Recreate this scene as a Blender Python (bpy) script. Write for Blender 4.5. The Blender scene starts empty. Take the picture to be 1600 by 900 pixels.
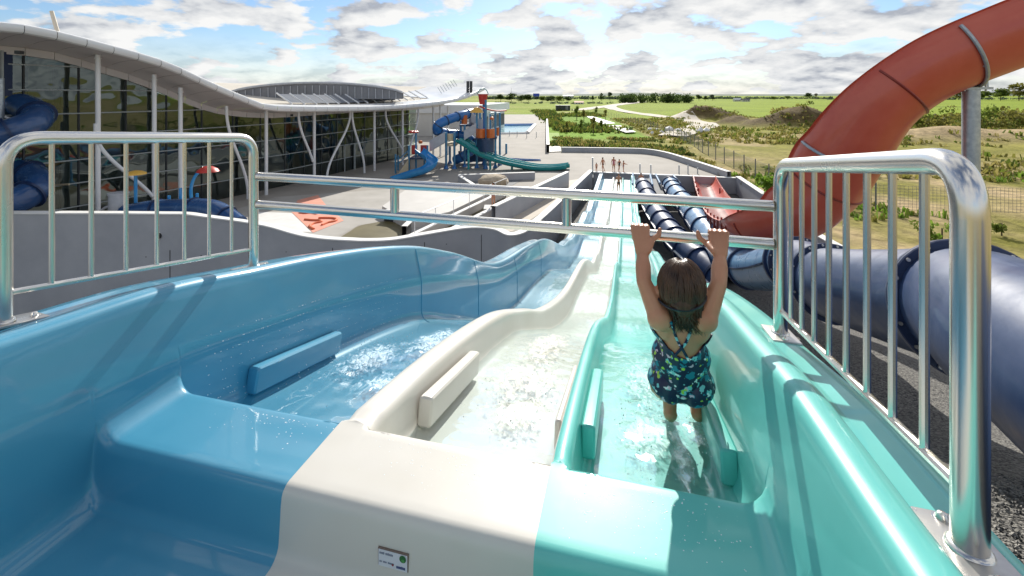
import bpy, bmesh, math, random
import numpy as np
from mathutils import Vector, Matrix, noise as mnoise
from mathutils.geometry import delaunay_2d_cdt
random.seed(7); np.random.seed(7)
sc = bpy.context.scene
COL = sc.collection
R = math.radians
# ------------------------------------------------------------------ camera
CAMZ = 6.5            # eye height over the pool deck (deck is z = 0), view along +Y, lens level and shifted down
FPX = 711.0
cam_d = bpy.data.cameras.new('camera'); cam = bpy.data.objects.new('camera', cam_d); COL.objects.link(cam)
cam.location = (0, 0, CAMZ); cam.rotation_euler = (R(90), 0, 0)
cam_d.sensor_width = 36; cam_d.lens = 36*FPX/1600; cam_d.shift_y = -302/1600
cam_d.clip_start = 0.05; cam_d.clip_end = 9000
sc.camera = cam
# ------------------------------------------------------------------ sky and sun
SUN_AZ, SUN_EL = R(9.5), R(30)
wd = bpy.data.worlds.new('World'); sc.world = wd; wd.use_nodes = True
def build_world():
    nt = wd.node_tree; N = nt.nodes; L = nt.links
    for n in list(N): N.remove(n)
    out = N.new('ShaderNodeOutputWorld'); bg = N.new('ShaderNodeBackground'); L.new(bg.outputs[0], out.inputs[0])
    bg.inputs[1].default_value = 0.128
    sky = N.new('ShaderNodeTexSky'); sky.sky_type = 'NISHITA'; sky.sun_disc = False
    sky.sun_elevation = SUN_EL; sky.sun_rotation = SUN_AZ; sky.air_density = 1.0; sky.dust_density = 0.35; sky.ozone_density = 2.0
    tc = N.new('ShaderNodeTexCoord'); sep = N.new('ShaderNodeSeparateXYZ'); L.new(tc.outputs['Generated'], sep.inputs[0])
    def M(op, a, b=None, clamp=False):
        n = N.new('ShaderNodeMath'); n.operation = op; n.use_clamp = clamp
        for i, v in enumerate((a, b)):
            if v is None: continue
            if hasattr(v, 'is_linked') or hasattr(v, 'links'): L.new(v, n.inputs[i])
            else: n.inputs[i].default_value = v
        return n.outputs[0]
    z = M('MAXIMUM', sep.outputs[2], 0.0); zz = M('ADD', z, 0.27)
    px = M('DIVIDE', sep.outputs[0], zz); py = M('DIVIDE', sep.outputs[1], zz)
    def cloud(ox, oy, scale, det, rough):
        cmb = N.new('ShaderNodeCombineXYZ')
        L.new(M('ADD', px, ox), cmb.inputs[0]); L.new(M('ADD', py, oy), cmb.inputs[1])
        nz = N.new('ShaderNodeTexNoise'); nz.inputs['Scale'].default_value = scale
        nz.inputs['Detail'].default_value = det; nz.inputs['Roughness'].default_value = rough
        nz.inputs['Distortion'].default_value = 0.05
        L.new(cmb.outputs[0], nz.inputs['Vector']); return nz.outputs[0]
    a = cloud(3.1, 1.7, 2.9, 8, 0.55)
    b = cloud(3.1+0.03, 1.7+0.085, 2.9, 8, 0.55)        # the same field a step towards the sun: gives lit rims and grey undersides
    big = cloud(9.3, 4.4, 0.8, 2, 0.5)
    dens = M('ADD', a, M('MULTIPLY', M('SUBTRACT', big, 0.5), 0.55))
    mr = N.new('ShaderNodeMapRange'); mr.interpolation_type = 'SMOOTHSTEP'
    L.new(dens, mr.inputs[0]); mr.inputs[1].default_value = 0.435; mr.inputs[2].default_value = 0.505
    cover = mr.outputs[0]
    sh = M('ADD', M('MULTIPLY', M('SUBTRACT', a, b), 4.6), 0.62)
    thick = N.new('ShaderNodeMapRange'); L.new(dens, thick.inputs[0]); thick.inputs[1].default_value = 0.52; thick.inputs[2].default_value = 0.76
    sh2 = M('SUBTRACT', sh, M('MULTIPLY', thick.outputs[0], 0.40), True)
    cr = N.new('ShaderNodeValToRGB'); L.new(sh2, cr.inputs[0])
    e = cr.color_ramp.elements
    e[0].position = 0.0; e[0].color = (2.2, 2.35, 2.65, 1); e[1].position = 1.0; e[1].color = (4.7, 4.7, 4.65, 1)
    m = e.new(0.42); m.color = (3.6, 3.7, 3.82, 1)
    # pale band of far cloud low over the horizon
    hz = N.new('ShaderNodeMapRange'); L.new(z, hz.inputs[0]); hz.inputs[1].default_value = 0.0; hz.inputs[2].default_value = 0.12
    hz.inputs[3].default_value = 0.85; hz.inputs[4].default_value = 0.0
    cov2 = M('MAXIMUM', cover, hz.outputs[0])
    skm = N.new('ShaderNodeMix'); skm.data_type = 'RGBA'; skm.blend_type = 'MULTIPLY'; skm.inputs[0].default_value = 1.0
    L.new(sky.outputs[0], skm.inputs[6]); skm.inputs[7].default_value = (0.46, 0.53, 0.62, 1)
    mx = N.new('ShaderNodeMix'); mx.data_type = 'RGBA'
    L.new(cov2, mx.inputs[0]); L.new(skm.outputs[2], mx.inputs[6]); L.new(cr.outputs[0], mx.inputs[7])
    L.new(mx.outputs[2], bg.inputs[0])
build_world()
wd.cycles.sampling_method = 'MANUAL'; wd.cycles.sample_map_resolution = 512
sun_d = bpy.data.lights.new('sun', 'SUN'); sun = bpy.data.objects.new('sun', sun_d); COL.objects.link(sun)
sun_d.energy = 3.7; sun_d.angle = R(0.53); sun_d.color = (1.0, 0.95, 0.86)
sdir = Vector((math.sin(SUN_AZ)*math.cos(SUN_EL), math.cos(SUN_AZ)*math.cos(SUN_EL), math.sin(SUN_EL)))
sun.rotation_euler = sdir.to_track_quat('Z', 'Y').to_euler()
vs = sc.view_settings
vs.view_transform = 'Standard'; vs.look = 'None'; vs.exposure = 0.66; vs.gamma = 1.0; vs.use_curve_mapping = False
sc.cycles.max_bounces = 10; sc.cycles.transparent_max_bounces = 24
sc.cycles.caustics_reflective = False; sc.cycles.caustics_refractive = False
sc.cycles.use_denoising = True

# ------------------------------------------------------------------ materials
MATS = {}
def hexc(r, g, b): return (r, g, b, 1.0)
def material(name, col, rough=0.5, col2=None, nscale=3.0, metallic=0.0, coat=0.0, bump=0.0, bscale=40.0, spec=0.5, detail=4.0, rvar=0.0,
             lo=0.35, hi=0.65, bdist=0.02, coords='Object', stretch=None):
    m = bpy.data.materials.new(name); m.use_nodes = True
    nt = m.node_tree; N = nt.nodes; L = nt.links; p = N['Principled BSDF']
    p.inputs['Base Color'].default_value = (*col, 1); p.inputs['Roughness'].default_value = rough
    p.inputs['Metallic'].default_value = metallic; p.inputs['Specular IOR Level'].default_value = spec
    p.inputs['Coat Weight'].default_value = coat; p.inputs['Coat Roughness'].default_value = 0.06
    tc = N.new('ShaderNodeTexCoord'); vec = tc.outputs[coords]
    if stretch:
        mp = N.new('ShaderNodeMapping'); mp.inputs['Scale'].default_value = stretch; L.new(vec, mp.inputs[0]); vec = mp.outputs[0]
    if col2 is not None:
        nz = N.new('ShaderNodeTexNoise'); nz.inputs['Scale'].default_value = nscale; nz.inputs['Detail'].default_value = detail
        nz.inputs['Roughness'].default_value = 0.6
        L.new(vec, nz.inputs['Vector'])
        cr = N.new('ShaderNodeValToRGB'); cr.color_ramp.elements[0].position = lo; cr.color_ramp.elements[1].position = hi
        cr.color_ramp.elements[0].color = (*col, 1); cr.color_ramp.elements[1].color = (*col2, 1)
        L.new(nz.outputs[0], cr.inputs[0]); L.new(cr.outputs[0], p.inputs['Base Color'])
        if rvar:
            mr = N.new('ShaderNodeMapRange'); L.new(nz.outputs[0], mr.inputs[0]); mr.inputs[1].default_value = 0.3; mr.inputs[2].default_value = 0.7
            mr.inputs[3].default_value = max(0.02, rough-rvar); mr.inputs[4].default_value = rough+rvar; L.new(mr.outputs[0], p.inputs['Roughness'])
    if bump:
        n2 = N.new('ShaderNodeTexNoise'); n2.inputs['Scale'].default_value = bscale; n2.inputs['Detail'].default_value = 5
        L.new(vec, n2.inputs['Vector']); bp = N.new('ShaderNodeBump'); bp.inputs['Strength'].default_value = bump
        bp.inputs['Distance'].default_value = bdist; L.new(n2.outputs[0], bp.inputs['Height']); L.new(bp.outputs[0], p.inputs['Normal'])
    MATS[name] = m
    return m
material('gel_blue', (0.055, 0.275, 0.43), 0.40, (0.072, 0.31, 0.465), 1.6, spec=0.45, coat=0.8, bump=0.05, bscale=3.0, bdist=0.03, rvar=0.05)
material('gel_cream', (0.62, 0.59, 0.525), 0.40, (0.67, 0.645, 0.59), 1.3, spec=0.35, coat=0.35, bump=0.04, bscale=3.0, bdist=0.03, rvar=0.05)
material('gel_green', (0.125, 0.53, 0.48), 0.40, (0.15, 0.59, 0.535), 1.6, spec=0.35, coat=0.45, bump=0.04, bscale=3.0, bdist=0.03, rvar=0.05)
material('steel', (0.78, 0.755, 0.71), 0.25, (0.72, 0.695, 0.65), 3, metallic=1.0, rvar=0.05, stretch=(1, 1, 0.3))
material('steel_plate', (0.60, 0.58, 0.55), 0.33, (0.46, 0.44, 0.42), 14, metallic=1.0, rvar=0.08)
material('galvanised', (0.50, 0.55, 0.58), 0.45, (0.38, 0.43, 0.47), 9, metallic=0.7, rvar=0.1)
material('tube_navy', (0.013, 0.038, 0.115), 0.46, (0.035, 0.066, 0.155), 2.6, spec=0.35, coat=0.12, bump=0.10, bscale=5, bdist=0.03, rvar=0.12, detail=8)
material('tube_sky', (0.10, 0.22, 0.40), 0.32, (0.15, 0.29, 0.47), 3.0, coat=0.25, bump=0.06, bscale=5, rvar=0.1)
material('flange_navy', (0.010, 0.026, 0.085), 0.35, (0.016, 0.036, 0.10), 5)
material('gel_red', (0.58, 0.095, 0.055), 0.38, (0.64, 0.125, 0.075), 1.2, coat=0.3, bump=0.05, bscale=4, bdist=0.03, rvar=0.08, detail=6)
material('gel_red_dark', (0.22, 0.026, 0.018), 0.35, (0.27, 0.034, 0.022), 2)
material('gel_navy_spiral', (0.018, 0.060, 0.17), 0.25, (0.028, 0.085, 0.22), 1.5, coat=0.3, rvar=0.06)
material('concrete_wall', (0.38, 0.39, 0.415), 0.75, (0.45, 0.46, 0.48), 0.7, bump=0.08, bscale=12, detail=8)
material('concrete_cap', (0.70, 0.69, 0.66), 0.7, (0.80, 0.79, 0.76), 1.2, bump=0.05, bscale=20)
material('concrete_white', (0.50, 0.48, 0.45), 0.7, (0.58, 0.56, 0.53), 0.6, bump=0.05, bscale=15)
material('deck', (0.29, 0.265, 0.23), 0.85, (0.36, 0.33, 0.29), 0.35, bump=0.15, bscale=30, detail=10)
material('deck_dark', (0.15, 0.155, 0.165), 0.8, (0.19, 0.195, 0.20), 0.5, bump=0.1, bscale=30)
material('deck_pale', (0.36, 0.34, 0.305), 0.8, (0.44, 0.415, 0.38), 0.6, bump=0.1, bscale=30)
material('deck_ramp', (0.50, 0.44, 0.36), 0.8, (0.56, 0.50, 0.42), 0.6, bump=0.1, bscale=30)
material('salmon', (0.74, 0.30, 0.21), 0.7, (0.80, 0.36, 0.26), 2.0)
material('orange_mark', (0.66, 0.14, 0.05), 0.7, (0.72, 0.18, 0.07), 2.0)
material('black_rubber', (0.02, 0.02, 0.022), 0.6, (0.035, 0.035, 0.036), 6)
material('olive_basin', (0.105, 0.085, 0.028), 0.5, (0.15, 0.125, 0.05), 0.7, bump=0.1, bscale=8)
material('white_paint', (0.78, 0.77, 0.74), 0.4, (0.82, 0.81, 0.79), 2.0)
material('white_metal', (0.74, 0.75, 0.76), 0.35, (0.79, 0.80, 0.80), 0.6, coat=0.2, rvar=0.06)
material('soffit', (0.60, 0.57, 0.56), 0.6, (0.65, 0.62, 0.605), 0.6)
material('roof_beige', (0.56, 0.51, 0.43), 0.75, (0.63, 0.58, 0.50), 0.15)
material('mullion_light', (0.34, 0.38, 0.38), 0.45, (0.40, 0.44, 0.44), 1)
material('mullion_dark', (0.028, 0.032, 0.036), 0.4, (0.04, 0.045, 0.05), 2)
material('lantern_dark', (0.17, 0.175, 0.19), 0.5, (0.22, 0.225, 0.24), 1)
material('panel_dark', (0.15, 0.165, 0.19), 0.3, (0.19, 0.20, 0.22), 1)
material('play_blue', (0.015, 0.13, 0.40), 0.3, (0.025, 0.17, 0.46), 2, coat=0.3)
material('play_sky', (0.03, 0.25, 0.55), 0.25, (0.05, 0.30, 0.60), 2, coat=0.3)
material('play_post', (0.05, 0.21, 0.37), 0.4, (0.07, 0.25, 0.42), 2)
material('play_teal', (0.02, 0.30, 0.31), 0.25, (0.03, 0.36, 0.36), 2, coat=0.3)
material('play_orange', (0.56, 0.13, 0.025), 0.4, (0.62, 0.17, 0.04), 2)
material('play_red', (0.48, 0.035, 0.025), 0.4, (0.55, 0.05, 0.035), 2)
material('play_yellow', (0.72, 0.40, 0.06), 0.4, (0.76, 0.46, 0.09), 2)
material('play_grey', (0.42, 0.44, 0.47), 0.5, (0.50, 0.52, 0.55), 3)
material('play_sand', (0.55, 0.46, 0.30), 0.6, (0.60, 0.51, 0.35), 3)
material('play_dark', (0.02, 0.045, 0.10), 0.5, (0.03, 0.06, 0.13), 3)
material('pool_blue', (0.33, 0.56, 0.62), 0.12, (0.40, 0.63, 0.68), 1.0, bump=0.15, bscale=4)
material('rock', (0.36, 0.29, 0.20), 0.85, (0.55, 0.46, 0.34), 1.6, bump=0.5, bscale=3, bdist=0.1, detail=8)
material('skin', (0.52, 0.225, 0.12), 0.42, (0.58, 0.275, 0.155), 6, bump=0.05, bscale=90, bdist=0.002)
material('hair', (0.028, 0.014, 0.008), 0.38, (0.095, 0.043, 0.018), 30, spec=0.4, bump=0.4, bscale=120, bdist=0.004, stretch=(1, 1, 0.18))
material('path', (0.52, 0.46, 0.37), 0.9, (0.62, 0.56, 0.47), 0.15)
material('trunk', (0.09, 0.065, 0.04), 0.9, (0.13, 0.095, 0.06), 4)
material('fence_metal', (0.15, 0.16, 0.165), 0.5, (0.20, 0.21, 0.215), 2)
material('house_wall', (0.62, 0.60, 0.56), 0.8, (0.70, 0.68, 0.64), 0.2)
material('house_roof', (0.10, 0.09, 0.10), 0.7, (0.15, 0.13, 0.13), 0.3)
material('far_blue', (0.03, 0.06, 0.36), 0.5, (0.04, 0.08, 0.42), 0.2)

# ------------------------------------------------------------------ mesh helpers
def sub(a, b): return (a[0]-b[0], a[1]-b[1], a[2]-b[2])
class MB:
    def __init__(s): s.v = []; s.f = []; s.mi = []
    def add(s, vs_, fs, mi=0):
        o = len(s.v); s.v += [tuple(p) for p in vs_]
        for f in fs: s.f.append(tuple(i+o for i in f)); s.mi.append(mi)
        return s
    def box(s, c, d, rz=0.0, mi=0, M=None):
        hx, hy, hz = d[0]/2, d[1]/2, d[2]/2; cs, sn = math.cos(rz), math.sin(rz); vs_ = []
        for z in (-hz, hz):
            for x, y in ((-hx, -hy), (hx, -hy), (hx, hy), (-hx, hy)):
                if M is not None: p = M @ Vector((x, y, z)); vs_.append((c[0]+p.x, c[1]+p.y, c[2]+p.z))
                else: vs_.append((c[0]+x*cs-y*sn, c[1]+x*sn+y*cs, c[2]+z))
        return s.add(vs_, [(3, 2, 1, 0), (4, 5, 6, 7), (0, 1, 5, 4), (1, 2, 6, 5), (2, 3, 7, 6), (3, 0, 4, 7)], mi)
    def rbox(s, c, d, M=None, r=0.01, mi=0):
        """box with chamfered edges (three shrunken shells hulled)"""
        bm = bmesh.new(); bmesh.ops.create_cube(bm, size=1.0)
        for v in bm.verts: v.co = Vector((v.co.x*d[0], v.co.y*d[1], v.co.z*d[2]))
        bmesh.ops.bevel(bm, geom=list(bm.edges), offset=r, segments=3, affect='EDGES', profile=0.6)
        bm.verts.index_update()
        vs_ = []
        for v in bm.verts:
            p = (M @ v.co) if M is not None else v.co
            vs_.append((c[0]+p.x, c[1]+p.y, c[2]+p.z))
        fs = [tuple(v.index for v in f.verts) for f in bm.faces]; bm.free()
        return s.add(vs_, fs, mi)
    def tube(s, path, r, n=10, cap=True, mi=0, arc=None, closed=False):
        """sweep a circle (or an arc (a0,a1) of one, angles from the frame's 'up') along a path; r may be a list"""
        P = [Vector(p) for p in path]; m = len(P)
        rr = r if isinstance(r, (list, tuple)) else [r]*m
        T = []
        for i in range(m):
            a = P[(i-1) % m] if closed else P[max(i-1, 0)]; b = P[(i+1) % m] if closed else P[min(i+1, m-1)]
            t = (b-a); T.append(t.normalized() if t.length > 1e-9 else Vector((0, 0, 1)))
        up = Vector((0, 0, 1)) if abs(T[0].z) < 0.95 else Vector((0, 1, 0))
        nrm = (up - T[0]*up.dot(T[0])).normalized(); rings = []
        for i in range(m):
            if i > 0: nrm = (nrm - T[i]*nrm.dot(T[i])).normalized()
            bn = T[i].cross(nrm); ring = []
            if arc: angs = [arc[0]+(arc[1]-arc[0])*k/(n-1) for k in range(n)]
            else: angs = [2*math.pi*k/n for k in range(n)]
            for a in angs:
                ring.append(P[i]+(nrm*math.cos(a)+bn*math.sin(a))*rr[i])
            rings.append(ring)
        vs_ = [p for ring in rings for p in ring]; fs = []
        mm = m if closed else m-1; nn = n-1 if arc else n
        for i in range(mm):
            j = (i+1) % m
            for k in range(nn):
                k2 = (k+1) % n
                fs.append((i*n+k, i*n+k2, j*n+k2, j*n+k))
        if cap and not closed and not arc:
            fs.append(tuple(reversed(range(n)))); fs.append(tuple((m-1)*n+k for k in range(n)))
        return s.add(vs_, fs, mi)
    def cyl(s, a, b, r, r2=None, n=12, mi=0): return s.tube([a, b], [r, r if r2 is None else r2], n, True, mi)
    def grid(s, rows, mi=0, flip=False, closed=False):
        n = len(rows[0]); vs_ = [p for r_ in rows for p in r_]; fs = []
        for i in range(len(rows)-1):
            for k in range(n if closed else n-1):
                k2 = (k+1) % n
                f = (i*n+k, i*n+k2, (i+1)*n+k2, (i+1)*n+k); fs.append(tuple(reversed(f)) if flip else f)
        return s.add(vs_, fs, mi)
    def prism(s, poly, z0, z1, mi=0):
        """vertical prism over a plan polygon"""
        n = len(poly); a = sum(poly[i][0]*poly[(i+1) % n][1]-poly[(i+1) % n][0]*poly[i][1] for i in range(n))
        if a < 0: poly = list(reversed(poly))
        vs_ = [(p[0], p[1], z0) for p in poly]+[(p[0], p[1], z1) for p in poly]
        fs = [tuple(reversed(range(n))), tuple(range(n, 2*n))]
        fs += [(i, (i+1) % n, n+(i+1) % n, n+i) for i in range(n)]
        return s.add(vs_, fs, mi)
    def lathe(s, c, prof, n=16, mi=0):
        rows = [[(c[0]+r*math.cos(2*math.pi*k/n), c[1]+r*math.sin(2*math.pi*k/n), c[2]+z) for k in range(n)] for r, z in prof]
        return s.grid(rows, mi, closed=True)
    def build(s, name, mat, parent=None, smooth=True, sharp=35, kind=None, label=None, cat=None, group=None):
        me = bpy.data.meshes.new(name); me.from_pydata(s.v, [], s.f); me.update()
        ml = mat if isinstance(mat, (list, tuple)) else [mat]
        for m_ in ml: me.materials.append(MATS[m_] if isinstance(m_, str) else m_)
        if len(ml) > 1: me.polygons.foreach_set('material_index', s.mi)
        return link(name, me, parent, smooth, sharp, kind, label, cat, group)
def link(name, me, parent=None, smooth=True, sharp=35, kind=None, label=None, cat=None, group=None):
    if smooth:
        me.polygons.foreach_set('use_smooth', [True]*len(me.polygons))
        if sharp: me.set_sharp_from_angle(angle=R(sharp))
    o = bpy.data.objects.new(name, me); COL.objects.link(o)
    if parent is not None:
        o.parent = parent
        if parent.type == 'EMPTY': o.matrix_parent_inverse = Matrix.Translation(-Vector(parent.location))
    tag(o, label, cat, group, kind)
    return o
def tag(o, label=None, cat=None, group=None, kind=None):
    if kind: o['kind'] = kind
    if label: o['label'] = label
    if cat: o['category'] = cat
    if group: o['group'] = group
    return o
def thing(name, loc, label, cat, group=None):
    o = bpy.data.objects.new(name, None); COL.objects.link(o); o.location = loc; o.empty_display_size = 0.2
    return tag(o, label, cat, group)
def P(px, py, Y):
    """a place known from the photograph at distance Y"""
    return Vector(((px-800)/FPX*Y, Y, CAMZ-(py-148)/FPX*Y))
def G(px, py, z=0.0):
    Y = FPX*(CAMZ-z)/(py-148); return Vector(((px-800)/FPX*Y, Y, z))
def pchip(xs, ys):
    xs = np.array(xs, float); ys = np.array(ys, float); h = np.diff(xs); d = np.diff(ys)/h
    m = np.zeros(len(xs)); m[0] = d[0]; m[-1] = d[-1]
    for i in range(1, len(xs)-1):
        if d[i-1]*d[i] <= 0: m[i] = 0
        else:
            w1 = 2*h[i]+h[i-1]; w2 = h[i]+2*h[i-1]; m[i] = (w1+w2)/(w1/d[i-1]+w2/d[i])
    def f(x):
        if x <= xs[0]: return ys[0]+m[0]*(x-xs[0])
        if x >= xs[-1]: return ys[-1]+m[-1]*(x-xs[-1])
        i = int(np.searchsorted(xs, x))-1; t = (x-xs[i])/h[i]
        return ((1+2*t)*(1-t)**2*ys[i]+t*(1-t)**2*h[i]*m[i]+t*t*(3-2*t)*ys[i+1]+t*t*(t-1)*h[i]*m[i+1])
    return f
def smooth_path(pts, n=8):
    """Catmull-Rom through points"""
    P_ = [Vector(p) for p in pts]; out = []
    for i in range(len(P_)-1):
        p0 = P_[max(i-1, 0)]; p1 = P_[i]; p2 = P_[i+1]; p3 = P_[min(i+2, len(P_)-1)]
        for k in range(n):
            t = k/n
            out.append(0.5*((2*p1)+(p2-p0)*t+(2*p0-5*p1+4*p2-p3)*t*t+(3*p1-p0-3*p2+p3)*t**3))
    out.append(P_[-1]); return out
def corner(pts, rad, n=7):
    """polyline with rounded inner corners"""
    P_ = [Vector(p) for p in pts]; out = [P_[0]]
    for i in range(1, len(P_)-1):
        a = (P_[i-1]-P_[i]); b = (P_[i+1]-P_[i]); r_ = min(rad, a.length*0.45, b.length*0.45)
        a.normalize(); b.normalize(); s0 = P_[i]+a*r_; s1 = P_[i]+b*r_
        for k in range(n+1):
            t = k/n; out.append(s0*(1-t)**2+P_[i]*2*t*(1-t)+s1*t*t)
    out.append(P_[-1]); return out
# slide coordinates: u down the lanes, v across them to the right, drop below the eye
AX = R(14.0); DU = (math.sin(AX), math.cos(AX)); DV = (math.cos(AX), -math.sin(AX))
def W(u, v, drop): return Vector((u*DU[0]+v*DV[0], u*DU[1]+v*DV[1], CAMZ-drop))
def UV(x, y): return (x*DU[0]+y*DU[1], x*DV[0]+y*DV[1])
# ================================================================== the three lane slide
rim_f = pchip([-1.5, .6, 1.04, 1.36, 1.85, 2.45, 3.48, 4.34, 6.1, 8.2, 9.94, 12.0, 13.9, 17, 20.5, 25.7, 31, 38],
              [.68, .70, .735, .765, .865, .995, 1.285, 1.62, 2.36, 2.80, 3.21, 3.95, 4.60, 5.05, 5.52, 6.06, 6.17, 6.22])
flo_f = pchip([1.40, 1.75, 2.35, 3.27, 4.2, 5.27, 6.6, 8.2, 9.94, 12.0, 13.9, 17, 20.5, 25.7, 31, 38],
              [1.29, 1.385, 1.525, 1.80, 2.23, 2.74, 3.20, 3.52, 3.93, 4.66, 5.28, 5.68, 6.10, 6.56, 6.60, 6.62])
cre_f = pchip([1.37, 1.91, 3.0, 4.0, 4.88, 7.0, 9.94, 13.9, 20.5, 25.7, 31, 38],
              [1.125, 1.225, 1.515, 1.93, 2.33, 3.01, 3.60, 4.95, 5.82, 6.34, 6.42, 6.45])
def bumpy(u):
    return 0.0 if u < 11 else 0.07*math.sin((u-11)*1.55)*min(1, (u-11)/4)*max(0, min(1, (31-u)/5))
def stations(u0, u1):
    """(u, floor, crest, rim) along the slide; the seat block with its riser sits at u 1.09..1.40"""
    out = []
    def put(u, f, c): out.append((u, f, c, rim_f(u)+bumpy(u)))
    if u0 < 1.0:
        for u in (-1.2, -.6, 0., .4, .7, .9, 1.0): put(u, 1.312, 1.312)
        for k in range(1, 6):
            a = math.pi/2*k/5; put(1.045+.045*math.sin(a), 1.312-.045*(1-math.cos(a)), 1.312-.045*(1-math.cos(a)))
        put(1.094, 1.22, 1.22); put(1.098, 1.17, 1.17)
        for k in range(0, 7):
            a = math.pi/2*k/6; put(1.133-.033*math.cos(a), 1.158-.033*math.sin(a), 1.158-.033*math.sin(a))
        for u in (1.16, 1.2, 1.25, 1.30, 1.34): put(u, 1.125+.01*(u-1.13), 1.125+.006*(u-1.13))
        for k in range(0, 6):
            a = math.pi/2*k/5; put(1.362+.026*math.sin(a), 1.127+.026*(1-math.cos(a)), 1.1265)
        put(1.392, 1.22, 1.127)
        for k in range(1, 5):
            a = math.pi/2*k/4; put(1.432-.04*math.cos(a), 1.25+.045*math.sin(a), 1.13+.004*k)
        u = 1.47
    else: u = u0
    while u < u1-1e-6:
        f = flo_f(u); b = bumpy(u); put(u, f+b, cre_f(u)+b); u += .045 if u < 3 else (.09 if u < 7 else (.18 if u < 15 else .33))
    put(u1, flo_f(u1)+bumpy(u1), cre_f(u1)+bumpy(u1))
    return out
def wall(v_foot, v_top, f, top, n=9, rad=.075):
    """points up a lane wall from the floor to the top, with a fillet at the foot; the batter depends on depth below the top only"""
    h = f-top; s = 1 if v_top > v_foot else -1; r_ = min(rad, h*.45); pts = []; full = abs(v_foot-v_top)
    def vv(d): return v_top-s*full*(max(d, 0)/.58)**1.3 if full > .06 else v_top-s*full*min(1, max(d, 0)/.25)
    vf = vv(h-r_)
    for k in range(6):
        a = math.pi/2*k/5; pts.append((vf-s*r_*.8+s*r_*.8*math.sin(a), f-r_*(1-math.cos(a))))
    for k in range(1, n):
        t = k/(n-1); d = (h-r_)*(1-t); pts.append((vv(d), top+d))
    return pts
def rimline(v_in, s, rim, wd_=.30):
    """rounded roll and flat flange outside a wall top at v_in; s = -1 left, +1 right"""
    o = []
    for k in range(1, 8):
        a = math.pi*k/7; o.append((v_in+s*(.05-.05*math.cos(a)), rim-.028*math.sin(a)+.006*k/7))
    o += [(v_in+s*.125, rim+.010), (v_in+s*(wd_-.05), rim+.012), (v_in+s*(wd_-.015), rim+.014), (v_in+s*(wd_-.002), rim+.03), (v_in+s*wd_, rim+.12), (v_in+s*wd_, rim+.22)]
    return o
VL, VR = -1.715, .425; RIGHT_LOWER = .05           # inner rim lines
def sec_blue(f, c, rim):
    a = wall(-1.66, VL, f, rim, 12, .09); left = list(reversed(rimline(VL, -1, rim)))+list(reversed(a))
    vb = a[0][0]; fl = [(vb+(-1.06-vb)*k/7, f) for k in range(1, 7)]
    if f-c > .004: w = wall(-.985, -.955, f, c+.02, 6, .05)
    else: w = [(-1.02+(.065)*k/10, f) for k in range(11)]
    return left+fl+w+[(-.952, c+.008*min(1, max(0, (f-c)/.06)))]
def sec_cream(f, c, rim):
    k_ = min(1, max(0, (f-c)/.06))
    cr = [(-.952, c+.008*k_), (-.944, c+.002*k_), (-.93, c-.002*k_), (-.90, c-.004*k_), (-.868, c-.001*k_), (-.852, c+.006*k_)]
    if f-c > .004: w = list(reversed(wall(-.80, -.842, f, c+.02, 8, .06)))
    else: w = [(-.842+.09*k/12, f) for k in range(13)]
    fl = [(-.74+.09*k, f) for k in range(0, 5)]
    w2 = wall(-.262, -.226, f, c+.02, 8, .06) if f-c > .004 else [(-.30+.074*k/12, f) for k in range(13)]
    return cr+w+fl+w2+[(-.220, c+.008*k_)]
def sec_green(f, c, rim):
    k_ = min(1, max(0, (f-c)/.06))
    cr = [(-.220, c+.008*k_), (-.213, c+.002*k_), (-.206, c-.002*k_), (-.195, c-.003*k_), (-.182, c-.001*k_), (-.172, c+.006*k_)]
    w = list(reversed(wall(-.145, -.165, f, c+.02, 8, .05))) if f-c > .004 else [(-.165+.09*k/12, f) for k in range(13)]
    rim = rim+RIGHT_LOWER; fl = [(-.06+.08*k, f) for k in range(0, 5)]
    return cr+w+fl+wall(.375, VR, f, rim, 12, .09)+rimline(VR, 1, rim, .24)
slide = thing('water_slide', W(1.2, -.6, 1.3), 'wide three lane water slide in blue, cream and turquoise running down to the pool', 'water slide')
SEAMS = [-1.2, 3.52, 5.05, 7.0, 9.1, 11.2, 13.4, 15.6, 17.8, 20, 22.2, 24.4, 26.6, 29, 31.5, 34, 36.4]
for lane, fn, mt, lab in (('blue_lane', sec_blue, 'gel_blue', 'blue lane with high outer wall'), ('cream_lane', sec_cream, 'gel_cream', 'cream middle lane'),
                          ('green_lane', sec_green, 'gel_green', 'turquoise lane with rolled rim')):
    for i in range(len(SEAMS)-1):
        a, b = SEAMS[i]+(.0003 if i else 0), SEAMS[i+1]
        rows = [[W(u, v, d) for v, d in fn(f, c, r_)] for u, f, c, r_ in stations(a, b)]
        mb = MB().grid(rows, flip=True)
        # joint flange standing under the end of every moulding
        o = mb.build(lane, mt, slide, sharp=60, label=lab if i == 0 else None)
# seam ribs: a thin raised bead where two mouldings meet, on the inside of the blue wall
for us in SEAMS[1:5]:
    f, c, r_ = flo_f(us)+bumpy(us), cre_f(us)+bumpy(us), rim_f(us)+bumpy(us)
    w = wall(-1.66, VL, f, r_, 14, .09)
    MB().tube([W(us, v-.001, d) for v, d in w], .006, 6).build('seam_bead', 'gel_blue', slide)
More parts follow.
